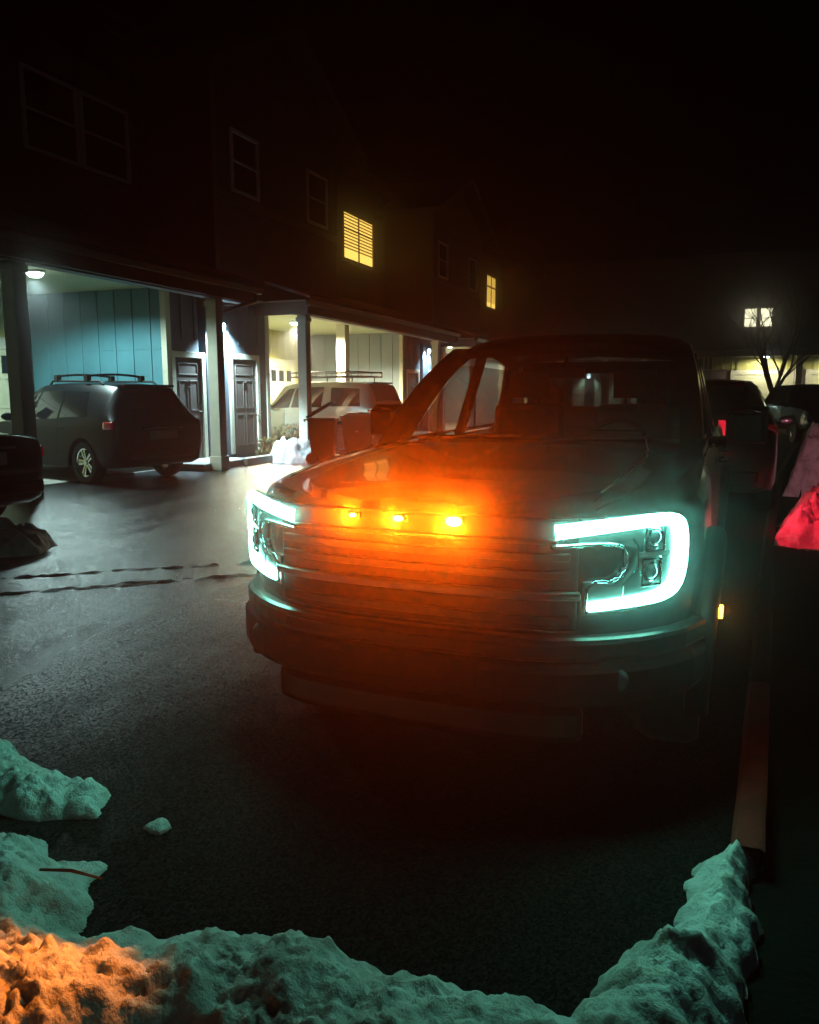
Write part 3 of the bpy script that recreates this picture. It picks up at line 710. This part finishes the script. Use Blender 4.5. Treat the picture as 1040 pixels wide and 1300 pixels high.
for s in (-1, 1):
    ap = []
    for i in range(9):
        t = i / 8; p = lp(A0, A1, t); p.z += .045 * math.sin(math.pi * t); p.y += .015 * math.sin(math.pi * t); ap.append(fl(p, s))
    strut(ap, .10, .055, 'windshield_pillar')
    strut([fl(lp((-3.1, .88, 1.2), (-3.2, .74, 1.77), i / 4), s) for i in range(5)], .05, .025, 'door_pillar')
    strut([fl(lp((-4.18, .86, 1.2), (-4.03, .725, 1.76), i / 4), s) for i in range(5)], .11, .03, 'rear_pillar')
# roof
rows = []
for i in range(17):
    x = -2.60 - 1.58 * i / 16; t = i / 16
    zc = 1.85 + .055 * math.sin(math.pi * min(1, t * 1.15 + .12)) - (.05 * max(0, 1 - t * 6))
    hw = .725
    prof = [(0, .0), (.35, -.006), (.55, -.022), (.68, -.05), (hw, -.085), (hw + .015, -.13), (hw - .03, -.135), (.64, -.09), (0, -.06)]
    rows.append([(x, y, zc + z) for y, z in prof] + [(x, -y, zc + z) for y, z in prof[-2:0:-1]])
m = MB(); V = [[m.bm.verts.new(p) for p in r] for r in rows]; kk = len(V[0])
for a, b in zip(V, V[1:]):
    for i in range(kk): m.bm.faces.new((a[i], a[(i + 1) % kk], b[(i + 1) % kk], b[i]))
m.bm.faces.new(V[0]); m.bm.faces.new(V[-1][::-1]); m.build('roof', 'truck_paint', TR, smooth=35)
# glass
m = MB(); m.grid([[(A0[0] + (A1[0] - A0[0]) * j / 6 + .06 * (1 - (2 * i / 10 - 1) ** 2), (2 * i / 10 - 1) * (A0[1] + (A1[1] - A0[1]) * j / 6), A0[2] + (A1[2] - A0[2]) * j / 6 + .03 * math.sin(math.pi * j / 6)) for i in range(11)] for j in range(7)])
m.build('windshield', 'clear_glass', TR, smooth=60)
m = MB(); m.poly([(-4.28, -.72, 1.24), (-4.28, .72, 1.24), (-4.14, .6, 1.72), (-4.14, -.6, 1.72)]); m.build('rear_window', 'tinted_glass', TR)
m = MB().box((-4.3, -.74, 1.20), (-4.24, .74, 1.335)).box((-4.22, -.66, 1.67), (-4.12, .66, 1.76)); m.build('rear_cab_panel', 'truck_paint', TR)
for s in (-1, 1):
    m = MB(); m.poly([fl((-2.1, .885, 1.21), s), fl((-3.08, .885, 1.215), s), fl((-3.16, .745, 1.70), s), fl((-2.68, .745, 1.69), s)]); m.build('front_window', 'clear_glass', TR)
    m = MB(); m.poly([fl((-3.14, .885, 1.215), s), fl((-4.08, .875, 1.22), s), fl((-3.98, .74, 1.69), s), fl((-3.22, .745, 1.70), s)]); m.build('rear_side_window', 'tinted_glass', TR)
# interior
MB().box((-2.43, -.8, 1.02), (-2.04, .8, 1.235)).box((-2.33, .22, 1.235), (-2.2, .55, 1.29)).build('dashboard', 'plastic_black', TR, bevel=.04)
MB().lathe([(.175, 0), (.19, .015), (.205, 0), (.19, -.015), (.175, 0)], T(-2.53, .37, 1.17) @ Matrix.Rotation(R(-65), 4, 'Y'), 28).tube([(-2.53, .2, 1.17), (-2.53, .54, 1.17)], .02).build('steering_wheel', 'plastic_black', TR, smooth=60)
for s in (-.37, .37):
    st = MB().box((-3.26, s - .25, .95), (-3.1, s + .25, 1.43)).build('seat', 'fabric', TR, bevel=.05)
    MB().box((-3.28, s - .14, 1.47), (-3.18, s + .14, 1.66)).tube([(-3.23, s - .06, 1.4), (-3.23, s - .06, 1.5)], .01).tube([(-3.23, s + .06, 1.4), (-3.23, s + .06, 1.5)], .01).build('headrest', 'fabric', st, bevel=.04)
rs = MB().box((-4.16, -.68, .95), (-4., .68, 1.40)).build('rear_seat', 'fabric', TR, bevel=.05)
for s in (-.42, .42): MB().box((-4.14, s - .13, 1.39), (-4.04, s + .13, 1.56)).build('headrest', 'fabric', rs, bevel=.04)
MB().box((-2.66, -.12, 1.60), (-2.63, .12, 1.665)).tube([(-2.64, 0, 1.66), (-2.68, 0, 1.74)], .012).build('rear_view_mirror', 'plastic_gloss', TR, bevel=.01)
# door mirrors, handles
for s in (-1, 1):
    q = MB().box((-2.30, -.105, -.10), (-2.15, .105, .115))
    for v in q.bm.verts:
        v.co.y += s * 1.10; v.co.z += 1.32
        if v.co.x > -2.2: v.co.y = s * 1.10 + (v.co.y - s * 1.10) * .72; v.co.z = 1.31 + (v.co.z - 1.32) * .7
    q.tube([(-2.2, s * .90, 1.23), (-2.21, s * 1.0, 1.24)], .035)
    mo = q.build('mirror', 'plastic_gloss', TR, bevel=.03)
    MB().box((-2.312, s * 1.10 - .09, 1.24), (-2.302, s * 1.10 + .09, 1.415)).build('mirror_glass', 'chrome', mo, bevel=.01)
    MB().tube([(-2.14, s * .99, 1.39), (-2.16, s * 1.10, 1.412), (-2.2, s * 1.19, 1.39)], .007).build('mirror_trim', 'chrome', mo, smooth=60)
    for xh in (-2.95, -3.95):
        MB().tube([(xh + .11, s * .957, 1.08), (xh + .09, s * .99, 1.085), (xh - .09, s * .99, 1.085), (xh - .11, s * .957, 1.08)], .014).build('door_handle', 'chrome', TR, smooth=60)
    MB().tube([(-2.08, s * .93, 1.215), (-2.9, s * .915, 1.225), (-4.1, s * .905, 1.24)], .010).build('window_trim', 'chrome_dull', TR, smooth=60)
    MB().tube([(-1.80, s * .60, 1.262), (-1.2, s * .675, 1.238), (-.60, s * .665, 1.205), (-.2, s * .62, 1.165)], .004).build('hood_highlight', 'chrome_dull', TR, smooth=60)  # thin bright strip drawn in place of the highlight along the hood edge
# wipers
for s in (.08, -.6):
    MB().tube([(-1.64, s, 1.245), (-1.69, s + .2, 1.268), (-1.71, s + .55, 1.275)], .009).build('wiper', 'plastic_black', TR)

# front face: everything follows the plan curve F(y)
def strip(y0, y1, z0, z1, out, thick, n=14):
    """closed bar along the front curve"""
    m = MB(); V = []
    for i in range(n + 1):
        y = y0 + (y1 - y0) * i / n; x = F(y)
        nrm = Vector((1, (F(y - .01) - F(y + .01)) / .02 * 1, 0)).normalized()
        P = Vector((x, y, 0)); o1 = P + nrm * out; o0 = P + nrm * (out - thick)
        V.append([m.bm.verts.new((q.x, q.y, z)) for q, z in ((o0, z0), (o1, z0), (o1, z1), (o0, z1))])
    for a, b in zip(V, V[1:]):
        for i in range(4): m.bm.faces.new((a[i], a[(i + 1) % 4], b[(i + 1) % 4], b[i]))
    m.bm.faces.new(V[0][::-1]); m.bm.faces.new(V[-1]); return m
gr = strip(-.57, .57, .70, 1.09, .012, .03).build('grille', 'plastic_black', TR, bevel=.01)
for z in (.745, .90, .96):
    strip(-.54, .54, z - .014, z + .014, .032, .02).build('grille_bar', 'plastic_gloss', gr, bevel=.004)
strip(-.57, .57, .815, .845, .045, .035).build('grille_crossbar', 'chrome_dull', gr, bevel=.008)
strip(-.50, .50, 1.005, 1.02, .032, .02).build('grille_bar', 'plastic_gloss', gr, bevel=.004)
strip(-.935, .935, .60, .685, .05, .12, 30).build('bumper', 'plastic_gloss', TR, bevel=.02)
strip(-.95, .95, .44, .597, .065, .14, 30).build('lower_bumper', 'plastic_black', TR, bevel=.03)
strip(-.60, .60, .30, .438, .03, .12, 20).build('skid_plate', 'plastic_gloss', TR, bevel=.03)
strip(-.5, .5, .625, .66, .058, .01).build('bumper_vent', 'rubber', TR)
MB().box((.058, -.26, .50), (.075, .26, .60)).build('number_plate', 'plastic_black', TR, bevel=.006)
for s in (-1, 1):
    MB().tube([(F(.90) + .06, s * .92, .56), (F(.80) + .08, s * .80, .50), (F(.70) + .085, s * .68, .49)], .007).build('bumper_trim', 'chrome_dull', TR, smooth=60)
    MB().lathe([(0, .012), (.04, .01), (.048, 0), (.05, -.02), (0, -.02)], T(F(.72) + .075, s * .70, .535) @ Matrix.Rotation(R(90), 4, 'Y'), 20).build('fog_lamp', 'lens_glass', TR, smooth=50)

def on_front(y, z, out): 
    d = (F(y - .01) - F(y + .01)) / .02; nrm = Vector((1, -d * -1, 0)) if False else Vector((1, d, 0)); nrm.normalize()
    return Vector((F(y), y, z)) + nrm * out
def path_front(pts, out, sub=6):
    o = []
    for a, b in zip(pts, pts[1:]):
        for i in range(sub):
            t = i / sub; o.append(on_front(a[0] + (b[0] - a[0]) * t, a[1] + (b[1] - a[1]) * t, out))
    o.append(on_front(*pts[-1], out)); return o
def chaikin(p, n=2):
    for _ in range(n):
        q = [p[0]]
        for a, b in zip(p, p[1:]):
            q += [(a[0] * .75 + b[0] * .25, a[1] * .75 + b[1] * .25), (a[0] * .25 + b[0] * .75, a[1] * .25 + b[1] * .75)]
        p = q + [p[-1]]
    return p
for s in (-1, 1):
    S = lambda pts: [(s * y, z) for y, z in pts]
    outer = [(.475, .985), (.478, 1.072), (.64, 1.092), (.81, 1.10), (.872, 1.078), (.893, .99), (.888, .88), (.866, .805), (.79, .772), (.58, .757), (.585, .87), (.68, .868), (.712, .92), (.712, .978), (.676, 1.0)]
    # housing: a faceted plate bent round the corner, thickness 3 cm
    m = MB(); N = 44; cells = {}
    def inside(y, z):
        c = False; n = len(outer)
        for i in range(n):
            (a, b), (e, f) = outer[i], outer[(i + 1) % n]
            if (b > z) != (f > z) and y < (e - a) * (z - b) / (f - b) + a: c = not c
        return c
    vs = {}
    def vtx(i, j):
        if (i, j) not in vs: vs[(i, j)] = m.bm.verts.new(on_front(s * (.465 + i * .435 / N), .74 + j * .365 / N, .008))
        return vs[(i, j)]
    for i in range(N):
        for j in range(N):
            if inside(.465 + (i + .5) * .435 / N, .74 + (j + .5) * .365 / N): m.bm.faces.new((vtx(i, j), vtx(i + 1, j), vtx(i + 1, j + 1), vtx(i, j + 1)))
    hl = m.build('headlight', 'lamp_housing', TR, smooth=60)
    sld = hl.modifiers.new('solid', 'SOLIDIFY'); sld.thickness = .02
    c = chaikin(S([(.495, 1.045), (.65, 1.066), (.835, 1.082), (.868, 1.045), (.868, .87), (.835, .808), (.72, .797), (.60, .787)]))
    pth = path_front(c, .022, 3); n = len(pth)
    MB().tube(pth, [.025 - .011 * i / n for i in range(n)], 10).build('light_bar', 'led_white', hl, smooth=60)
    tr = path_front(chaikin(S([(.482, .995), (.672, 1.006), (.714, .977), (.714, .922), (.682, .873), (.592, .876), (.592, .765)]), 1), .018, 4)
    MB().tube(tr, .006, 6).build('lamp_trim', 'lens_ring', hl, smooth=60)
    tr = path_front(S([(.725, 1.02), (.742, .985), (.742, .915), (.70, .86), (.698, .82)]), .016, 5)
    MB().tube(tr, .004, 6).build('lamp_trim', 'lens_ring', hl, smooth=60)
    for (py, pz) in ((.785, 1.018), (.778, .898)):
        pc = on_front(s * py, pz, .012); d = (F(s * py - .01) - F(s * py + .01)) / .02
        M = T(*pc) @ Matrix.Rotation(math.atan(d), 4, 'Z') @ Matrix.Rotation(R(90), 4, 'Y')
        rb = MB()
        fr_ = [(-.046, -.040), (.046, -.040), (.046, .040), (-.046, .040)]
        for (a, b) in zip(fr_, fr_[1:] + fr_[:1]): rb.tube([M @ Vector((a[0], a[1], .010)), M @ Vector((b[0], b[1], .010))], .006, 6)
        pr = rb.lathe([(.030, .0), (.036, .012), (.030, .016)], M, 24).build('projector', 'lens_ring', hl, smooth=50)
        MB().lathe([(.030, .006), (.022, .02), (.010, .026), (0, .028)], M, 24).build('projector_lens', 'lens_glass', pr, smooth=70)
    strip(s * .748, s * .835, .95, .966, .018, .012, 4).build('lamp_fin', 'chrome_dull', hl)
# amber grille lamps
for i, (y, z) in enumerate(((-.224, 1.068), (-.044, 1.067), (.161, 1.068))):
    pc = on_front(y, z, .035)
    al = MB().box((pc.x - .03, y - .026, z - .013), (pc.x - .006, y + .026, z + .013)).build('amber_lamp', 'plastic_black', TR, bevel=.006)
    al['label'] = 'amber lamp lit in the top of the grille'
    k = (.55, .75, 1.25)[i]
    MB().lathe([(0, .016), ((.010, .014, .024)[i] * .6, .012), ((.010, .014, .024)[i], .0), ((.010, .014, .024)[i], -.006)], T(pc.x, y, z) @ Matrix.Rotation(R(90), 4, 'Y') @ Matrix.Diagonal((.7, 1.2, 1, 1)), 16).build('amber_lens', 'amber_lens', al, smooth=60)
    light('amber_light', 'SPOT', 240 * k, (1., .095, .002), (pc.x + .03, y, z), al, .012, aim=(1, 0, .36), cone=R(104), blend=1.)
    if i == 0:
        light('amber_snow_fill', 'SPOT', 300, (1., .21, .008), (pc.x + .05, y, z), al, .012, aim=(1.50, -.22, -.87), cone=R(30), blend=1.)  # extra spot added only to turn the left snow bank orange
# side marker lamp on the left fender
MB().box((-.63, .985, .66), (-.57, 1.03, .70)).build('marker_lamp', 'amber_marker', TR, bevel=.004)
light('marker_light', 'POINT', .5, (1., .25, .02), (-.61, 1.05, .68), TR, .01)
# tail lights, the left one lights the snow behind the truck
for s in (-1, 1):
    tl = MB().box((-5.77, s * .90 - .055, .95), (-5.60, s * .90 + .055, 1.25)).build('tail_light', 'tail_red_lit', TR, bevel=.015)
    if s > 0: light('red_snow_spot', 'SPOT', 150, (1., .02, .05), (-5.85, .98, 1.1), tl, .03, aim=(-.9, 1, -.75), cone=R(85), blend=.8)
MB().box((-5.82, -.9, .5), (-5.76, .9, .66)).build('rear_bumper', 'chrome_dull', TR, bevel=.02)
MB().box((-5.778, -.85, .70), (-5.762, .85, 1.22)).build('tailgate', 'truck_paint', TR, bevel=.005)

# ------------------------------------------------------------------ wheelie bins
def make_bin(label, loc, rz, open_lid, snow):
    o = thing('wheelie_bin', label, 'bin', loc, rz, 'wheelie bins by the carport')
    b, t, h = (.22, .24), (.29, .34), .98
    m = MB()
    V = [[m.bm.verts.new((sx * (w_[0] + (.0)), sy * w_[1], z)) for sx, sy in ((-1, -1), (1, -1), (1, 1), (-1, 1))] for w_, z in ((b, .06), (t, h - .04), ((t[0] + .02, t[1] + .02), h - .04), ((t[0] + .02, t[1] + .02), h), ((t[0] - .02, t[1] - .02), h), ((b[0], b[1]), .12))]
    for a, c in zip(V, V[1:]):
        for i in range(4): m.bm.faces.new((a[i], a[(i + 1) % 4], c[(i + 1) % 4], c[i]))
    m.bm.faces.new(V[0][::-1]); m.bm.faces.new(V[-1])
    m.tube([(-.36, -.25, h - .06), (-.38, -.2, h - .03), (-.38, .2, h - .03), (-.36, .25, h - .06)], .018)
    m.build('bin_body', 'bin', o, bevel=.012)
    M = T(-.31, 0, h + .012) @ Matrix.Rotation(R(-open_lid), 4, 'Y')
    lid = MB().box((0, -.37, 0), (.66, .37, .035), M).box((.08, -.3, .035), (.58, .3, .055), M).build('lid', 'bin', o, bevel=.015)
    for s in (-1, 1): MB().lathe([(0, -.03), (.12, -.03), (.13, 0), (.12, .03), (0, .03)], T(-.22, s * .29, .13) @ rotx(R(90)), 24).build('wheel', 'rubber', o, smooth=40)
    MB().lathe([(0, .006), (.05, .004), (.055, 0)], T(.265, 0, .72) @ Matrix.Rotation(R(86), 4, 'Y'), 20).build('badge', 'chrome_dull', o)
    return o
make_bin('dark wheelie bin nearest the cream post, lid propped half open', (-7.95, 15.25, 0), R(21), 30, False)
make_bin('dark wheelie bin in the middle of the three, snow on its closed lid', (-7.45, 15.95, 0), R(-70), 0, True)
make_bin('dark wheelie bin closest to the pickup, lid shut under snow', (-6.95, 16.85, 0), R(-66), 2, True)

# ------------------------------------------------------------------ snow
def seg_dist(p, a, b):
    ax, ay = a; bx_, by = b; dx, dy = bx_ - ax, by - ay; L = dx * dx + dy * dy
    t = max(0, min(1, ((p[0] - ax) * dx + (p[1] - ay) * dy) / L)) if L else 0
    return math.hypot(p[0] - ax - t * dx, p[1] - ay - t * dy)
def in_poly(x, y, P):
    c = False
    for i in range(len(P)):
        (a, b), (e, f) = P[i], P[(i + 1) % len(P)]
        if (b > y) != (f > y) and x < (e - a) * (y - b) / (f - b) + a: c = not c
    return c
def snow(name, label, P, H, ramp, res, z0=0., seed=0, rough=1., hfun=None, cat='snow', group=None):
    x0 = min(p[0] for p in P) - .15; x1 = max(p[0] for p in P) + .15; y0 = min(p[1] for p in P) - .15; y1 = max(p[1] for p in P) + .15
    nx, ny = int((x1 - x0) / res) + 1, int((y1 - y0) / res) + 1; k = 1 / max(ramp, .05); m = MB(); vs = {}
    cx_, cy_ = (x0 + x1) / 2, (y0 + y1) / 2
    for i in range(nx):
        for j in range(ny):
            x, y = x0 + i * res, y0 + j * res
            wv = Vector((x * 4 + seed, y * 4, seed * 1.7)); ox = (mn.noise(wv) * .45 + mn.noise(wv * 3.1) * .25) * ramp * .6; oy = (mn.noise(wv + Vector((31, 7, 3))) * .45 + mn.noise(wv * 3.1 + Vector((3, 7, 3))) * .25) * ramp * .6
            d = min(seg_dist((x + ox, y + oy), P[q], P[(q + 1) % len(P)]) for q in range(len(P)))
            if not in_poly(x + ox, y + oy, P): d = -d
            if d < -res * 2.2: continue
            t = max(0, min(1, d / ramp)); e = math.sin(t * math.pi / 2) ** .8
            h = (hfun(x, y) if hfun else H)
            v3 = Vector((x, y, seed * .37)); wp = Vector((mn.noise(v3 * 5), mn.noise(v3 * 5 + Vector((4, 9, 1))), 0)) * .12
            sc_ = min(2.6, h / .15)
            lo = mn.fractal(v3 * 2.2, 1., 2., 3) * .34
            md = max(-.9, mn.fractal((v3 + wp) * 6.5, .75, 2.1, 5) * 1.3)
            vd = mn.voronoi((v3 + wp * .7) * 13)[0][0]; vd2 = mn.voronoi((v3 + wp) * 30)[0][0]
            cl = max(0, .55 - vd) * max(0, .5 + mn.noise(v3 * 4)) * .055 + max(0, .5 - vd2) * .016
            z = h * e * (1 + rough * lo) + rough * e ** .5 * sc_ * (.030 * md + cl + .012 * mn.fractal(v3 * 38, .55, 2.1, 5))
            if d < 0: z = -.03
            q_ = e * rough * .013 * min(1, h / .15)
            sx = q_ * mn.fractal(v3 * 7 + Vector((9, 2, 5)), .8, 2, 4); sy = q_ * mn.fractal(v3 * 7 + Vector((2, 19, 5)), .8, 2, 4)
            vs[(i, j)] = m.bm.verts.new((x + sx - cx_, y + sy - cy_, z))
    for (i, j) in list(vs):
        q = [(i, j), (i + 1, j), (i + 1, j + 1), (i, j + 1)]
        if all(a in vs for a in q): m.bm.faces.new([vs[a] for a in q])
    o = m.build(name, 'snow', smooth=180); o.location = (cx_, cy_, z0)
    return tag(o, label, cat, group)

def bank_h(x, y):
    def sm(t): t = max(0, min(1, t)); return t * t * (3 - 2 * t)
    left = sm((-1.0 - x) / .35)
    h = .15 * (1 - .85 * sm((1.42 - y) / .26) * (1 - left) * sm((.0 - x) / .3))
    return h + .12 * left * sm((1.5 - y) / .45)
bank = [(-3.2, 1.95), (-2.2, 1.80), (-1.78, 1.80), (-1.66, 1.66), (-1.60, 1.52), (-1.42, 1.58), (-1.28, 1.62), (-1.0, 1.72), (-.80, 1.72), (-.60, 1.70), (-.42, 1.66), (-.30, 1.68), (-.22, 1.80), (-.16, 1.98), (-.05, 2.12), (-.02, 2.40), (.06, 2.60), (.17, 2.64), (.17, 2.3), (.145, 1.95), (.12, 1.5), (.12, .7), (-3.2, .5)]
snow('snow_bank', 'ploughed snow bank across the bottom of the photo in front of the pickup', bank, .17, .26, .010, seed=3, hfun=bank_h, cat='snow bank')
snow('snow_lump', 'rough lump of dirty snow at the left edge just beyond the snow bank', [(-2.75, 1.95), (-2.2, 1.93), (-1.98, 2.02), (-2.05, 2.18), (-2.3, 2.24), (-2.75, 2.3)], .085, .12, .010, seed=11, rough=2.0)
snow('snow_lump', 'tiny crumb of snow alone on the dark asphalt', [(-1.80, 2.04), (-1.75, 2.02), (-1.71, 2.03), (-1.70, 2.08), (-1.74, 2.11), (-1.78, 2.10)], .03, .04, .005, seed=5)
snow('snow_pile', 'dark low snow heap at the left edge beside the black sedan shadow', [(-7.2, 5.2), (-6.2, 5.25), (-5.9, 5.5), (-6.1, 5.95), (-7.2, 6.2)], .2, .25, .04, seed=21, rough=1.3)
snow('snow_pile', 'white snow heap by the shrub at the foot of the carport post', [(-9.4, 15.2), (-8.55, 15.0), (-8.2, 15.5), (-8.5, 16.3), (-9.3, 16.4)], .42, .4, .04, seed=31)
snow('snow_pile', 'large pinkish snow boulder right of the parked cars', [(1.0, 13.1), (1.7, 12.8), (2.3, 13.4), (2.0, 14.3), (1.15, 14.3)], .80, .34, .03, z0=.0, seed=41, rough=1.0)
snow('snow_pile', 'snow on the verge glowing red in the pickup tail light', [(.60, 8.7), (1.2, 8.5), (1.9, 9.2), (2.6, 10.5), (2.5, 12.0), (1.6, 12.3), (1.02, 11.3), (.76, 10.0)], .30, .38, .025, z0=.0, seed=51, rough=1.5)
for q, lb in (((-7.45, 15.95, R(-70)), 'thin patch of snow on the middle bin'), ((-6.95, 16.85, R(-66)), 'thin patch of snow on the bin closest to the pickup')):
    c = snow('snow_patch', lb, [(-.24, -.28), (.24, -.3), (.27, .28), (-.22, .3)], .055, .12, .03, z0=0, seed=q[0])
    c.rotation_euler = (0, 0, q[2]); c.location = (q[0] + .02, q[1], 1.045)
# slush ridges left by tyres
for i, (pts, lb) in enumerate((([(-5.2, 4.1), (-4.6, 4.6), (-3.9, 5.25), (-3.2, 5.9), (-2.6, 6.5)], 'long dark slush ridge left by tyres, nearer one'), ([(-5.6, 4.5), (-5.0, 5.0), (-4.3, 5.55), (-3.6, 6.1), (-3.0, 6.7)], 'long dark slush ridge left by tyres, farther one'))):
    m = MB(); rows = []
    for (a, b) in zip(pts, pts[1:]):
        for k in range(26):
            t = k / 26; x = a[0] + (b[0] - a[0]) * t; y = a[1] + (b[1] - a[1]) * t; row = []
            for q in range(11):
                u = (q / 10 - .5) * 2; v3 = Vector((x * 4, y * 4, q * .4 + i * 9)); wd = .065 + .05 * mn.noise(Vector((x * 2, y * 2, i)))
                z = max(0, (1 - u * u)) * (.004 + .034 * mn.fractal(v3 * 1.6, 1, 2, 5) + .012 * mn.noise(Vector((x * .9, y * .9, i * 5)))) - .004
                row.append((x + u * wd * .74 + .02 * mn.noise(v3), y - u * wd * .67 + .02 * mn.noise(v3 + Vector((5, 5, 5))), z))
            rows.append(row)
    m.grid(rows); tag(m.build('slush_ridge', 'slush', smooth=180), lb, 'slush ridge', 'slush ridges on the asphalt')
st = MB().tube([(-1.66, 1.48, .215), (-1.57, 1.50, .222), (-1.48, 1.515, .21)], [.004, .005, .003], 6).build('stick', 'bark'); tag(st, 'thin dark stick lying on the left part of the snow bank', 'stick')

# ------------------------------------------------------------------ shrub and planting edge
def shrub(label, loc, r, h, n, seed):
    rng = random.Random(seed); o = thing('shrub', label, 'shrub', loc); m = MB()
    for i in range(n):
        a = rng.uniform(0, 6.28); q = rng.random() ** .5; z = rng.uniform(.1, 1)
        p = Vector((math.cos(a) * q * r * (1.1 - .4 * z), math.sin(a) * q * r * (1.1 - .4 * z), z * h))
        d = Vector((rng.uniform(-1, 1), rng.uniform(-1, 1), rng.uniform(.2, 1))).normalized() * rng.uniform(.06, .13); e = d.cross(Vector((rng.random(), rng.random(), .3))).normalized() * .014
        m.poly([p - e, p + e, p + d])
    m.build('foliage', 'leaf', o)
    m = MB()
    for i in range(14):
        a = rng.uniform(0, 6.28); m.tube([(0, 0, 0), (math.cos(a) * r * .4, math.sin(a) * r * .4, h * .5), (math.cos(a) * r * .7, math.sin(a) * r * .7, h * .9)], .008, 5)
    m.build('stem', 'bark', o)
shrub('dry yellow ornamental grass shrub beside the white snow heap', (-9.75, 16.9, .0), .5, .75, 900, 2)
shrub('small dry shrub beside the grey front door step', (-9.7, 15.75, .0), .25, .5, 350, 4)
e = MB().box((-9.35, 14.2, 0), (-9.2, 17.4, .16)).build('planter_edge', 'concrete', bevel=.02); tag(e, 'low concrete edge of the planting bed by the front doors', 'planter edge')

# ------------------------------------------------------------------ air volume added as a stand-in for lens glow
hz = MB().box((-75, -75, -1.03), (75, 75, 14)).build('glow_haze', 'soil'); hz['kind'] = 'stuff'
hm = bpy.data.materials.new('glow_haze'); hm.use_nodes = True; n = hm.node_tree.nodes; n.remove(n["Principled BSDF"])
pv = n.new("ShaderNodeVolumePrincipled"); pv.inputs['Color'].default_value = (.9, .92, .95, 1); pv.inputs['Density'].default_value = .0115; pv.inputs['Anisotropy'].default_value = .965
hm.node_tree.links.new(pv.outputs[0], n["Material Output"].inputs['Volume'])
hz.data.materials.clear(); hz.data.materials.append(hm)
